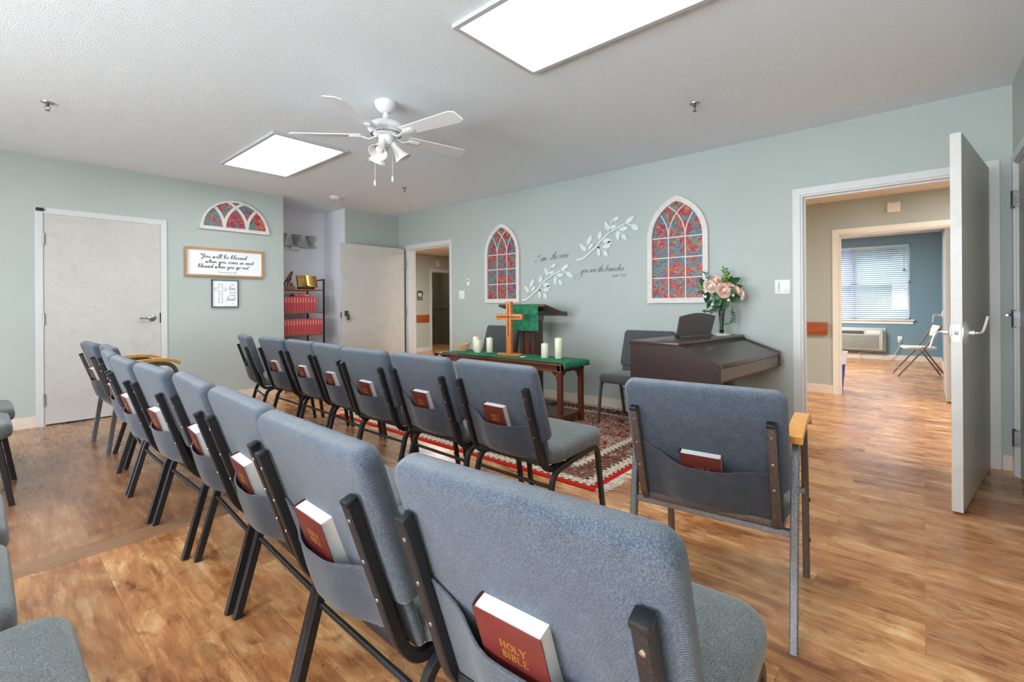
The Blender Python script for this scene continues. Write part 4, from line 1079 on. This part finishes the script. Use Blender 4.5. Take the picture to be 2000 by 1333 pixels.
def rose(c, r, face, mat):
    face = V(face).normalized(); q = face.to_track_quat('Z', 'Y').to_matrix(); m = MB()
    m.lathe([(0, -.1*r), (.25*r, .0), (.3*r, .35*r), (.18*r, .6*r), (0, .62*r)], c, 12, q)
    for L, (n, rr, hh, op) in enumerate(((3, .32, .62, .05), (4, .5, .66, .16), (5, .70, .62, .32), (6, .88, .50, .5), (7, 1.0, .30, .72))):
        for k in range(n):
            a0 = 2*PI*k/n+L*.7; wd = 2*PI/n*.72
            def F(s, t, a0=a0, wd=wd, rr=rr, hh=hh, op=op):
                an = a0+(s-.5)*2*wd*.8*(1-.25*t); rad = rr*r*(.25+.75*math.sin(min(1, t*1.05)*PI/2)**.9)*(1+.12*op*t*t)
                z = hh*r*(t**1.3)-.10*r*(1-t)-.18*r*op*t**4-.10*r*(2*s-1)**2*t
                return c+q @ V((math.cos(an)*rad, math.sin(an)*rad, z))
            m.grid(F, 6, 6)
    return m.build('rose', mat, fl, angle=80)
for (rr, uu, bb, r, f_, mt) in ((-.125, .42, -.05, .060, (-.5, -.7, .45), 'petalw'), (-.03, .385, -.09, .064, (-.55, -.75, .25), 'petal'), (-.065, .475, -.02, .055, (-.3, -.5, .7), 'petal'), (.055, .41, -.04, .052, (-.2, -.8, .5), 'petal'), (.145, .35, -.02, .058, (.5, -.8, .2), 'petal'), (.03, .46, .06, .05, (0, 0, 1), 'petalw'), (.10, .385, -.07, .045, (.1, -.9, .3), 'petal')):
    rose(fp(rr, uu, bb), r, f_, mt)
for rr, uu, bb in ((-.165, .335, -.06), (.02, .305, -.09), (.07, .345, -.07), (-.10, .27, -.05)):
    MB().lathe([(0, -.02), (.010, -.012), (.013, .002), (.008, .014), (0, .02)], fp(rr, uu, bb), 12, Matrix.Rotation(1.2, 3, V((0, 1, .3)))).build('rosebud', 'bud', fl)
def leafm(m, base, tip, w, bend=.15, up=BK*.85+V((0, 0, .35))):
    base, tip = V(base), V(tip); d = tip-base; L = d.length; sd = d.cross(up)
    if sd.length < 1e-5: sd = V((1, 0, 0))
    sd.normalize(); nn = sd.cross(d).normalized()
    def F(s, t):
        ww = w*math.sin(PI*min(1, t*.97+.03))**.8*(1-.25*t)
        return base+d*t+sd*(s-.5)*ww+nn*(bend*L*math.sin(PI*t)-abs(s-.5)*.25*ww)
    m.grid(F, 4, 8)
random.seed(3)
m = MB()
for b0, b1, w_ in (((.08, .43, 0), (.10, .52, .02), .085), ((.07, .44, .0), (.17, .50, .0), .07), ((.09, .40, .02), (.175, .43, -.02), .06), ((-.01, .34, -.07), (.01, .235, -.10), .075), ((.05, .33, -.05), (.13, .29, -.06), .075), ((.04, .33, -.06), (.155, .33, -.05), .065), ((-.10, .36, -.06), (-.03, .32, -.11), .08), ((-.11, .38, 0), (-.15, .28, -.03), .07), ((-.09, .31, -.03), (-.145, .23, -.04), .05), ((-.05, .33, -.05), (-.08, .235, -.07), .06), ((.03, .42, -.08), (.07, .36, -.10), .06), ((.0, .30, -.03), (-.03, .2, -.05), .05), ((.02, .4, .08), (.0, .5, .12), .07), ((-.1, .42, .08), (-.15, .5, .08), .06), ((.1, .38, .08), (.17, .42, .10), .06)):
    leafm(m, fp(*b0), fp(*b1), w_)
m.build('rose_leaves', 'leaf', fl, angle=80)
m = MB(); ml = MB()
def sprig(mm, pts, n, w, L):
    P = smooth_path([fp(*p) for p in pts], n)
    mm.tube(P, .0018, 5, (1, 0, 0))
    for i in range(1, len(P)):
        d = (P[i]-P[i-1]).normalized()
        for s_ in (-1, 1):
            o_ = (V((random.gauss(0, 1), random.gauss(0, 1), random.gauss(0, 1)))*.35+d*.4+RT*s_*.9).normalized()
            leafm(mm, P[i], P[i]+o_*L*1.25*random.uniform(.7, 1.2), w*1.35, up=V((random.uniform(-1, 1), random.uniform(-1, 1), random.uniform(.1, 1))))
sprig(ml, [(0, .38, -.02), (.02, .47, -.02), (.015, .565, -.03)], 7, .018, .030)
sprig(ml, [(.0, .38, .02), (.035, .46, .0), (.05, .54, .0)], 6, .018, .028)
sprig(ml, [(-.06, .36, -.02), (-.14, .40, -.03), (-.21, .43, -.03)], 7, .014, .026)
sprig(m, [(-.06, .38, -.02), (-.11, .47, -.02), (-.15, .545, -.03)], 6, .012, .026)
sprig(m, [(-.08, .33, -.03), (-.16, .36, -.05), (-.20, .375, -.05)], 6, .014, .024)
sprig(m, [(-.05, .28, -.05), (-.10, .22, -.08), (-.19, .215, -.10)], 8, .016, .022)
sprig(m, [(-.04, .27, -.06), (-.10, .25, -.1), (-.13, .20, -.12)], 7, .016, .024)
sprig(m, [(.08, .26, -.02), (.085, .17, -.02), (.06, .11, -.03), (.0, .095, -.03)], 5, .010, .018)
sprig(m, [(.08, .22, -.02), (.105, .16, -.02), (.095, .12, -.02)], 4, .012, .016)
m.build('eucalyptus_sprigs', 'leafe', fl, angle=80); ml.build('light_sprigs', 'leafl', fl, angle=80)

# ------------------------------------------------------------------ wall-hung things (local x right, z up, -y out of the wall)
def arch(a, Hh, z0, zs, n=14):
    """gothic outline, half width a, springing zs, rise Hh, bottom z0"""
    R = (a*a+Hh*Hh)/(2*a); an = math.asin(Hh/R)
    right = [(a-R+R*math.cos(an*k/n), zs+R*math.sin(an*k/n)) for k in range(n+1)]
    return [(-a, z0), (a, z0)]+right+[(-x, z) for x, z in right[-2::-1]]
def stained_window(y, w_, z0, z1, label):
    t = thing('stained_glass_panel', label, 'wall decor', (XR, y, 0), -PI/2, 'gothic arched faux stained glass panels')
    a = w_/2; rise = .405; zs = z1-rise; fw = .050
    o = arch(a, rise, z0, zs); ai = a-fw; R = (a*a+rise*rise)/(2*a); Ri = R-fw; hi = math.sqrt(max(0, Ri*Ri-(R-a)**2))
    i = arch(ai, hi, z0+fw, zs)
    fr = MB().ring2(o, i, -.032, -.002).build('frame', 'cream', t, smooth=False)
    MB().plate(arch(ai+.004, hi+.004, z0+fw-.004, zs), -.010, -.002).build('glass', 'stained', t, smooth=False)
    m = MB(); bw = .010; x = ai/3
    Ra = (ai*ai+hi*hi)/(2*ai)
    def inside(px, pz):
        if pz <= zs: return abs(px) <= ai
        return math.hypot(abs(px)-(ai-Ra), pz-zs) <= Ra+.002
    for s_ in (-1, 1):
        m.ribbon([(s_*x, z0+fw), (s_*x, zs)], bw, -.016, -.008)
        for mx in (-x, x):
            pts = []
            for k in range(60):
                q = k*.03; px = mx+s_*(Ra*math.cos(q)-Ra); pz = zs+Ra*math.sin(q)
                if not inside(px, pz): break
                pts.append((px, pz))
            if len(pts) > 1: m.ribbon(pts, bw, -.0165 if s_ > 0 else -.0155, -.008)
    for k in range(4):
        z = z0+fw+(zs-z0-fw)*k/3
        if k: m.ribbon([(-ai, z), (ai, z)], bw, -.015, -.008)
    m.build('muntins', 'cream', t, smooth=False)
stained_window(4.141, .607, 1.157, 2.193, 'smaller looking arched stained glass panel on wall above the podium')
stained_window(1.818, .603, 1.138, 2.190, 'arched stained glass panel on wall above the piano and roses')
# fan-light panel on the left wall
t = thing('fanlight_panel', 'half round faux stained glass panel with thick white ribs', 'wall decor', (2.09, YL, 2.038))
a, hgt, fw = .383, .372, .040
def half(a, h, z0, n=30): return [(a*math.cos(PI*k/n), z0+h*math.sin(PI*k/n)) for k in range(n+1)]
MB().ring2(half(a, hgt, 0), half(a-fw, hgt-fw*1.6, fw), -.03, -.002).build('frame', 'cream', t, smooth=False)
MB().plate(half(a-fw+.004, hgt-fw*1.6+.004, fw-.004), -.012, -.002).build('glass', 'stained', t, smooth=False)
m = MB(); ai, hi = a-fw, hgt-fw*1.6
for s_ in (-1, 1):
    for mx in (-.125, .125):
        pts = []
        for k in range(60):
            q = k*.03; R_ = .34; px = mx+s_*(R_*math.cos(q)-R_); pz = fw-.01+R_*math.sin(q)
            if (px/ai)**2+((pz-fw)/hi)**2 > 1.03: break
            pts.append((px, pz))
        m.ribbon(pts, .032, -.026 if s_ > 0 else -.025, -.008)
m.build('ribs', 'cream', t, smooth=False)

# one-line cursive alphabet (x-height 1)
G = {
'a': (1.05, [[(0, .1), (.35, .75), (.75, .95), (.42, 1.0), (.18, .5), (.3, .05), (.58, .25), (.85, .95), (.78, .3), (.9, .02), (1.05, .15)]]),
'b': (.95, [[(0, .1), (.35, .9), (.6, 1.9), (.45, 2.15), (.25, 1.6), (.15, .5), (.35, 0), (.72, .3), (.66, .85), (.45, .75), (.95, .8)]]),
'c': (.8, [[(0, .1), (.3, .7), (.7, .9), (.5, 1.02), (.2, .6), (.3, .08), (.55, .03), (.8, .25)]]),
'd': (1.1, [[(0, .1), (.35, .75), (.72, .93), (.4, 1.0), (.15, .5), (.3, .05), (.6, .3), (.9, 1.3), (1.05, 2.1), (.92, 1.6), (.8, .3), (.95, .02), (1.1, .15)]]),
'e': (.72, [[(0, .12), (.4, .4), (.62, .78), (.45, 1.0), (.2, .7), (.2, .25), (.4, 0), (.72, .2)]]),
'g': (1.0, [[(0, .1), (.35, .75), (.7, .93), (.4, 1.0), (.15, .5), (.35, .08), (.6, .35), (.8, .95), (.72, .0), (.5, -.9), (.2, -.95), (.25, -.5), (1.0, .15)]]),
'h': (1.02, [[(0, .1), (.4, 1.0), (.65, 1.95), (.5, 2.2), (.3, 1.6), (.12, 0), (.3, .6), (.58, 1.0), (.72, .8), (.68, .2), (.82, 0), (1.02, .15)]]),
'i': (.58, [[(0, .1), (.3, .95), (.22, .25), (.36, 0), (.58, .15)], [(.42, 1.38), (.47, 1.5)]]),
'l': (.58, [[(0, .1), (.4, 1.0), (.62, 1.95), (.45, 2.2), (.25, 1.6), (.18, .3), (.34, 0), (.58, .15)]]),
'm': (1.4, [[(0, .5), (.18, .95), (.12, 0), (.32, .7), (.52, 1.0), (.6, .75), (.52, 0), (.74, .7), (.95, 1.0), (1.06, .75), (1.02, .15), (1.16, 0), (1.4, .15)]]),
'n': (1.02, [[(0, .5), (.18, .95), (.12, 0), (.34, .7), (.58, 1.0), (.7, .75), (.65, .15), (.8, 0), (1.02, .15)]]),
'o': (.88, [[(0, .3), (.22, .75), (.5, 1.0), (.22, .8), (.14, .3), (.38, 0), (.68, .4), (.6, .9), (.48, .98), (.88, .78)]]),
'r': (.78, [[(0, .2), (.22, 1.1), (.32, .9), (.62, .95), (.5, .3), (.6, 0), (.78, .15)]]),
's': (.72, [[(0, .1), (.28, .6), (.42, 1.12), (.5, .7), (.58, .25), (.38, 0), (.15, .08), (.72, .15)]]),
't': (.58, [[(0, .2), (.3, 1.0), (.42, 1.75), (.25, .6), (.34, 0), (.58, .15)], [(.02, 1.15), (.75, 1.25)]]),
'u': (1.02, [[(0, .5), (.2, .95), (.14, .3), (.3, 0), (.55, .25), (.74, .95), (.68, .2), (.82, 0), (1.02, .15)]]),
'v': (.85, [[(0, .6), (.2, .95), (.28, .15), (.4, 0), (.68, .95), (.85, .8)]]),
'w': (1.25, [[(0, .5), (.2, .95), (.18, .1), (.34, 0), (.58, .9), (.54, .1), (.74, 0), (1.0, .95), (1.25, .8)]]),
'y': (.95, [[(0, .5), (.2, .95), (.18, .25), (.35, .03), (.6, .35), (.76, .95), (.64, -.1), (.4, -.95), (.12, -.9), (.25, -.4), (.95, .15)]]),
'Y': (1.1, [[(-.1, 1.6), (.1, 2.1), (.25, 1.3), (.5, 1.15), (.95, 2.1), (.8, .9), (.55, -.5), (.2, -.8), (.2, -.3), (1.1, .3)]]),
'I': (.95, [[(-.1, .35), (-.3, 0), (.1, -.05), (.4, .9), (.7, 2.0), (.2, 1.6), (.4, 1.55), (.95, 2.05)]]),
'J': (.8, [[(.1, 1.7), (.7, 2.1), (.5, 1.0), (.3, 0), (-.1, -.6), (-.2, -.2), (.8, .3)]]),
'.': (.3, [[(.1, 0), (.16, .05)]]), '-': (.6, [[(.0, .5), (.5, .5)]]), ' ': (.62, []), '"': (.3, [[(.05, 2.1), (.0, 1.8)], [(.25, 2.1), (.2, 1.8)]]),
}
def cursive(m, text, x, z, s, w, slant=.28, y0=-.0012, y1=0., mod=True, rise=0.):
    x0 = x
    for ch in text:
        adv, strokes = G[ch]
        for st_ in strokes:
            pts = [(x+(px+pz*slant)*s, z+pz*s+(x-x0)*rise) for px, pz in st_]
            P = [(p.x, p.z) for p in smooth_path([V((p[0], 0, p[1])) for p in pts], 4)]
            if mod:
                n = len(P); tp = []
                for i in range(n):
                    j = min(i+1, n-1); k = max(i-1, 0); down = (P[j][1]-P[k][1]) < 0
                    tp.append(1.35 if down else .6)
                tp = [sum(tp[max(0, i-2):i+3])/len(tp[max(0, i-2):i+3]) for i in range(n)]
                m.ribbon(P, w, y0, y1, lambda t, tp=tp, n=n: tp[int(round(t*(n-1)))])
            else: m.ribbon(P, w, y0, y1)
        x += adv*s
    return x-x0
def cw(text, s): return sum(G[c][0] for c in text)*s

# vine branches and lettering on the pulpit wall
STEM = [(0, 0), (.072, .008), (.144, .046), (.204, .093), (.254, .124), (.313, .186), (.399, .253), (.502, .301), (.611, .341)]
LEAVES = [((.129, .091), (.043, .181), .044), ((.145, .159), (.201, .27), .048), ((.154, .119), (.227, .169), .036), ((.293, .205), (.318, .304), .048), ((.283, .112), (.297, .014), .04), ((.35, .082), (.402, .01), .044), ((.337, .188), (.459, .176), .05), ((.336, .121), (.445, .124), .046), ((.409, .294), (.372, .399), .044), ((.466, .396), (.544, .419), .04), ((.428, .321), (.52, .331), .036), ((.52, .282), (.528, .17), .044), ((.574, .235), (.628, .169), .04), ((.538, .288), (.651, .296), .044), ((.611, .345), (.726, .412), .044), ((.682, .319), (.772, .261), .052), ((.40, .165), (.455, .150), .036)]
STALKS = [[(.154, .054), (.124, .091), (.109, .106)], [(.129, .069), (.129, .126), (.155, .175)], [(.134, .09), (.185, .121)], [(.259, .127), (.30, .115), (.35, .082)], [(.336, .121), (.312, .114), (.264, .124)], [(.413, .281), (.409, .303)], [(.416, .281), (.433, .35), (.475, .399)], [(.511, .295), (.574, .235)], [(.62, .344), (.646, .337), (.699, .311)], [(.25, .13), (.283, .112)], [(.50, .30), (.52, .282)]]
def branch(y, z, label):
    m = MB()
    sp = [(p.x, p.z) for p in smooth_path([V((a, 0, b)) for a, b in STEM], 5)]
    m.ribbon(sp, .022, -.016, -.001, lambda t: 1.05-.35*t)
    for st_ in STALKS:
        sp = [(p.x, p.z) for p in smooth_path([V((a, 0, b)) for a, b in st_], 4)]
        m.ribbon(sp, .012, -.0155, -.001)
    for b0, b1, w_ in LEAVES:
        d = V((b1[0]-b0[0], 0, b1[1]-b0[1])); n = V((-d.z, 0, d.x)).normalized(); pts = []
        for k in range(13):
            t_ = k/12; ww = w_/2*1.1*math.sin(PI*t_**.85)**.85
            pts.append((t_, ww))
        up_ = [(b0[0]+d.x*t_+n.x*w2, b0[1]+d.z*t_+n.z*w2) for t_, w2 in pts]; dn = [(b0[0]+d.x*t_-n.x*w2, b0[1]+d.z*t_-n.z*w2) for t_, w2 in pts[1:-1]]
        m.plate(up_+dn[::-1], -.015, -.001)
    o = m.build('leafy_branch', 'vine', None, smooth=False, loc=(XR, y, z), rot=(0, 0, -PI/2))
    tag(o, label, 'wall decor', 'white cut-out branches on the wall')
branch(2.985, 1.638, 'upper white leafy branch ornament beside the right arched panel')
branch(3.812, 1.185, 'lower white leafy branch ornament rising above the podium')
m = MB(); cursive(m, 'I am', .01, 0, .040, .0038, .5, rise=.05); cursive(m, 'the vine', .235, .012, .041, .0038, .5, rise=.06); m.ribbon([(.185, .02), (.25, .024)], .0024, -.0012, 0)
o = m.build('wall_lettering', 'decal', None, smooth=False, loc=(XR-.0005, 3.60, 1.655), rot=(0, 0, -PI/2)); tag(o, 'thin script wall lettering reading I am the vine', 'lettering')
m = MB(); cursive(m, 'you are the branches', 0, 0, .032, .0034, .45); m.ribbon([(p.x, p.z) for p in smooth_path([V(q) for q in ((.03, 0, -.02), (-.04, 0, -.075), (-.085, 0, -.08), (-.07, 0, -.03), (.0, 0, .01), (.03, 0, .03))], 5)], .003, -.0012, 0)
o = m.build('wall_lettering', 'decal', None, smooth=False, loc=(XR-.0005, 2.935, 1.488), rot=(0, 0, -PI/2)); tag(o, 'thin script wall lettering reading you are the branches', 'lettering')
t = thing('wall_lettering', 'small caption reading John 15:5 under the script wall lettering', 'lettering', (XR-.0005, 2.455, 1.437), -PI/2)
text_obj('John 15:5', .042, 'decal', t, (0, 0, 0), shear=.2)

# switch plates and thermostat
def plate(name, y, z, w_, h_, label, cat, parts):
    t = thing(name, label, cat, (XR, y, z), -PI/2)
    MB().bx(-w_/2, w_/2, -.008, 0, -h_/2, h_/2, bev=.003).build('plate', 'white', t)
    for nm, x0, x1, y0, y1, z0, z1, mt in parts: MB().bx(x0, x1, y0, y1, z0, z1, bev=.002).build(nm, mt, t)
    return t
plate('wall_thermostat', 4.775, 1.447, .055, .10, 'small white thermostat box above the switch by far doorway', 'thermostat', [('housing', -.024, .024, -.028, -.008, -.046, .046, 'white'), ('display', -.014, .014, -.03, -.027, .012, .03, 'acd')])
plate('light_switch', 4.925, 1.275, .115, .118, 'white double light switch plate right of the far doorway', 'light switch', [('toggle', -.03, -.02, -.018, -.007, -.012, .012, 'white'), ('toggle', .02, .03, -.018, -.007, -.012, .012, 'white')])
plate('light_switch', .905, 1.268, .118, .122, 'white light switch plate on wall left of the big doorway', 'light switch', [('dimmer', .012, .048, -.013, -.007, -.032, .032, 'white'), ('slider', -.03, -.022, -.02, -.007, -.034, -.02, 'white'), ('slider_track', -.028, -.024, -.010, -.007, -.04, .045, 'acd')])

# framed signs on the left wall
t = thing('framed_sign', 'wide oak framed sign with black script blessing', 'sign', (1.981, YL, 1.652))
a, b, fw = .420, .167, .020
o_ = [(-a, -b), (a, -b), (a, b), (-a, b)]; i_ = [(-a+fw, -b+fw), (a-fw, -b+fw), (a-fw, b-fw), (-a+fw, b-fw)]
MB().ring2(o_, i_, -.038, -.002).build('frame', 'oakf', t, smooth=False)
MB().bx(-a+fw-.003, a-fw+.003, -.012, -.002, -b+fw-.003, b-fw+.003).build('board', 'paper', t, smooth=False)
m = MB()
for txt, x, z, s in (('"You will be blessed', -.27, .050, .0225), ('when you come in and', -.215, -.008, .0205), ('blessed when you go out."', -.29, -.066, .0208)):
    tgt = {'"': .50}.get(txt[0], .52 if txt[0] == 'w' else .555); k = tgt/cw(txt, s)
    mm = MB(); cursive(mm, txt, 0, 0, s, .0040, .12, -.0135, -.0118)
    bmesh.ops.scale(mm.bm, vec=(k, 1, 1), verts=mm.bm.verts); bmesh.ops.translate(mm.bm, vec=(x, 0, z), verts=mm.bm.verts)
    tmp = bpy.data.meshes.new('tmp'); mm.bm.to_mesh(tmp); mm.bm.free(); m.bm.from_mesh(tmp); bpy.data.meshes.remove(tmp)
m.build('lettering', 'ink', t, smooth=False)
text_obj('Deuteronomy 28:6', .026, 'inkg', t, (.015, -.0125, -.116), shear=.3)
t = thing('framed_sign', 'small square black framed sign with outlined cross and script', 'sign', (1.970, YL, 1.286))
a, b, fw = .142, .163, .007
o_ = [(-a, -b), (a, -b), (a, b), (-a, b)]; i_ = [(-a+fw, -b+fw), (a-fw, -b+fw), (a-fw, b-fw), (-a+fw, b-fw)]
MB().ring2(o_, i_, -.028, -.002).build('frame', 'dark', t, smooth=False)
MB().bx(-a+fw-.002, a-fw+.002, -.012, -.002, -b+fw-.002, b-fw+.002).build('board', 'paper', t, smooth=False)
m = MB()
q = [(-.017, .118), (.017, .118), (.021, .108), (.017, .085), (.014, .068), (.04, .066), (.054, .070), (.060, .064), (.060, .040), (.054, .034), (.04, .038), (.016, .036), (.016, -.03), (.019, -.085), (.022, -.108), (.018, -.118), (-.018, -.118), (-.022, -.108), (-.019, -.085), (-.016, -.03), (-.016, .036), (-.04, .038), (-.054, .034), (-.060, .040), (-.060, .064), (-.054, .070), (-.04, .066), (-.014, .068), (-.017, .085), (-.021, .108), (-.017, .118)]
m.ribbon([(x-.048, z*.95+.0) for x, z in q], .0038, -.0135, -.0118)
cursive(m, 'love', .040, .044, .022, .003, .2, -.0135, -.0118); cursive(m, 'loved', .018, -.085, .021, .003, .2, -.0135, -.0118)
m.build('lettering', 'inkg', t, smooth=False)
for s_, z, sz in (('WE', .105, .018), ('BECAUSE', .010, .018), ('HE FIRST', -.024, .018), ('US', -.118, .014)): text_obj(s_, sz, 'inkg', t, (.082, -.0125, z))

# ------------------------------------------------------------------ alcove
SX0, SX1, SY0, SY1 = 2.70, 3.30, 6.49, 6.99
sh = thing('shelf_unit', 'open black metal shelf with wood boards in the alcove', 'shelf', ((SX0+SX1)/2, (SY0+SY1)/2, 0))
hx, hy = (SX1-SX0)/2, (SY1-SY0)/2
for sx in (-1, 1):
    for sy in (-1, 1): MB().bx(sx*hx-.009, sx*hx+.009, sy*hy-.010, sy*hy+.010, 0, 1.515).build('post', 'blackm', sh, smooth=False)
    MB().bx(sx*hx-.008, sx*hx+.008, -hy, hy, 1.495, 1.513).build('side_rail', 'blackm', sh, smooth=False)
for z in (.15, .43, .735, 1.045, 1.365): MB().bx(-hx+.008, hx-.008, -hy, hy, z-.016, z).build('board', 'shelfw', sh, smooth=False)
def hymnal(w_, h_, d_):
    t = thing('hymnal', 'x', 'book')
    MB().bx(0, w_, 0, d_, 0, h_, bev=.003).build('cover', 'red', t)
    MB().bx(w_*.35, w_*.62, -.0006, .0008, h_*.06, h_*.10).bx(w_*.3, w_*.7, -.0006, .0008, h_*.62, h_*.90).build('spine_lettering', 'redline', t, smooth=False)
    return t
hb = hymnal(.036, .215, .15)
def hym(x, y, z, rz, lab, grp):
    if hb.name not in used:
        used.add(hb.name); hb.location = (x, y, z); hb.rotation_euler = (0, 0, rz); hb['label'] = lab; hb['group'] = grp; return hb
    return dup(hb, (x, y, z), rz, lab, grp)
x = SX0+.015
for k in range(12):
    hym(x, SY0+.012+random.uniform(0, .006), 1.045, random.uniform(-.01, .01), 'red hymnal upright in the row on the upper book shelf', 'red hymnals on the upper book shelf'); x += .0398 if k < 9 else .0415
x = SX0+.010
for k in range(15):
    hym(x, SY0+.010+random.uniform(0, .006), .735, random.uniform(-.01, .01), 'red hymnal upright in the row on the lower book shelf', 'red hymnals on the lower book shelf'); x += .0386
b = hym(SX0+.20, SY0+.02, 1.264, 0, 'red hymnal lying flat on top of the upper row', None)
if 'group' in b: del b['group']
b.rotation_euler = (0, PI/2, 0); b.location = (SX0+.20, SY0+.03, 1.298)
# golden open book, statue, wooden box
g = thing('gold_open_book', 'gilded open book ornament standing on the top alcove shelf', 'ornament', (3.115, 6.62, 1.365), math.radians(4))
for s_ in (-1, 1):
    m = MB(); m.grid(lambda u, v, s_=s_: (s_*(.004+.142*u), -.015-.018*math.sin(PI*u)-.03*u+.045*v, .045+.16*v-.012*u), 10, 4); m.grid(lambda u, v, s_=s_: (s_*(.004+.145*u), .002-.02*u+.045*v, .04+.165*v-.012*u), 10, 4)
    m.build('page', 'goldleaf', g, angle=60)
MB().box((0, .02, .03), (.22, .10, .05), bev=.01).build('stand', 'mahog', g)
m = MB()
for k in range(7): m.box((.075, -.028+.045*(.2+.1*k)-.012, .066+.0165*k), (.10, .004, .006), Matrix.Rotation(-.25, 3, 'X'))
m.lathe([(0, -.006), (.03, -.005), (.035, .0), (0, .006)], (-.075, -.032, .125), 16, Matrix.Rotation(PI/2, 3, 'X')).build('relief', 'brass', g)
s = thing('praying_hands_statue', 'glossy brown praying hands statue on the top alcove shelf', 'statue', (2.845, 6.60, 1.365))
m = MB().box((0, 0, .020), (.16, .10, .04), bev=.006); m.build('base', 'shelfw', s)
m = MB()
for s_ in (-1, 1):
    m.sweep(smooth_path([(-.035+s_*.004, s_*.018, .04), (-.02, s_*.018, .09), (.0, s_*.010, .13), (.035, s_*.007, .20), (.055, s_*.006, .245)], 5), [(math.cos(q)*.016, math.sin(q)*.026) for q in [2*PI*k/12 for k in range(12)]], (0, 1, 0), scale=[1.25-.03*k if k < 12 else max(.45, .9-.05*(k-12)) for k in range(21)])
    m.tube(smooth_path([(-.01, s_*.026, .08), (.02, s_*.026, .12), (.038, s_*.020, .15)], 4), .008, 8)
m.lathe([(0, 0), (.03, 0), (.034, .03), (.028, .06), (0, .07)], (-.035, 0, .035), 16)
m.lathe([(0, 0), (.018, .0), (.022, .02), (.015, .05), (0, .055)], (.045, 0, .04), 12)
m.build('hands', 'mahog', s)
# vanity light on alcove back wall
v = thing('wall_light', 'unlit three-shade chrome wall light in the alcove', 'wall light', (3.14, AY, 2.045))
MB().bx(-.31, .31, -.06, -.035, -.03, -.008, bev=.003).build('bar', 'nickel', v); MB().bx(-.06, .06, -.035, 0, -.08, .03, bev=.004).build('mount', 'chrome', v)
for x in (-.21, 0, .21):
    m = MB().lathe([(0, -.01), (.03, -.005), (.04, .02), (.0, .025)], (x, -.075, .0), 16); m.build('cup', 'nickel', v)
    MB().lathe([(.03, .02), (.045, .05), (.066, .13), (.069, .14), (.066, .14), (.043, .052), (.027, .022)], (x, -.075, 0), 24).build('shade', 'smoke', v)

# ------------------------------------------------------------------ light
def area(name, loc, rot, sx, sy, e, c=(1, 1, 1), spread=PI):
    l = bpy.data.lights.new(name, 'AREA'); l.shape = 'RECTANGLE'; l.size = sx; l.size_y = sy; l.energy = e; l.color = c; l.spread = spread
    o = bpy.data.objects.new(name, l); COL.objects.link(o); o.location = loc; o.rotation_euler = rot; return o
for i, (a, b) in enumerate(WY):   # added lamps at the unseen windows, tilted up to brighten the ceiling
    area('daylight_fill', (XB-.65, (a+b)/2, 1.15), (0, -PI/2-.45, 0), 1.7, b-a+.2, (230, 165)[i], (.86, .94, 1))
area('daylight_fill', (FX+1.3, 1.07, 3.3), (0, math.radians(52), 0), 1.6, 2.4, 80, (.88, .95, 1))  # added lamp above the far window, standing in for sky light
area('blue_room_fill', (9.5, 2.4, 2.42), (0, 0, 0), .6, 1.2, 150, (.92, .96, 1))  # fill light without a fixture, added to lift the blue room
area('hall_lamp', (5.8, 3.2, HC-.02), (0, 0, 0), .6, 1.2, 58, (1, .98, .94))
area('hall_lamp', (5.8, -1.4, HC-.02), (0, 0, 0), .6, 1.2, 52, (1, .98, .94))
area('hall_lamp', (6.0, 7.0, HC-.02), (0, 0, 0), .6, 1.2, 60, (1, .98, .95))
area('restroom_fill', (8.1, 9.9, 2.38), (0, 0, 0), .4, .4, 7, (1, .95, .85))  # added to brighten the dark restroom, no fixture modelled
wd = bpy.data.worlds.new('world'); sc.world = wd; wd.use_nodes = True
nt = wd.node_tree; bg = nt.nodes['Background']
sky = nt.nodes.new('ShaderNodeTexSky'); sky.sky_type = 'NISHITA'; sky.sun_disc = False; sky.sun_elevation = math.radians(50); sky.air_density = 1.2; sky.dust_density = 2.
hs = nt.nodes.new('ShaderNodeHueSaturation'); hs.inputs['Saturation'].default_value = .45; nt.links.new(sky.outputs[0], hs.inputs['Color']); nt.links.new(hs.outputs[0], bg.inputs[0]); bg.inputs[1].default_value = .7

# ------------------------------------------------------------------ camera
fpx, yaw, roll = 917.7, math.radians(41.217), math.radians(-.356)
c, s = math.cos(yaw), math.sin(yaw)
FW = V((c, s, 0)); r = V((s, -c, 0)); u = V((0, 0, 1))
RR = r*math.cos(roll)+u*math.sin(roll); UU = -r*math.sin(roll)+u*math.cos(roll)
cam = bpy.data.cameras.new('camera'); co = bpy.data.objects.new('camera', cam); COL.objects.link(co)
cam.sensor_width = 36; cam.lens = fpx/2000*36; cam.shift_y = -(666.5-595.6)/2000; cam.clip_start = .02
co.matrix_world = Matrix(((RR.x, UU.x, -FW.x, 0), (RR.y, UU.y, -FW.y, 0), (RR.z, UU.z, -FW.z, 1.13), (0, 0, 0, 1)))
sc.camera = co
vs = sc.view_settings
sc.display_settings.display_device = 'sRGB'
vs.view_transform = 'Standard'; vs.look = 'None'; vs.gamma = 1; vs.use_curve_mapping = False; vs.exposure = .50
sc.cycles.use_denoising = True; sc.cycles.max_bounces = 8; sc.cycles.diffuse_bounces = 5; sc.cycles.caustics_reflective = False; sc.cycles.caustics_refractive = False
sc.cycles.sample_clamp_indirect = 6
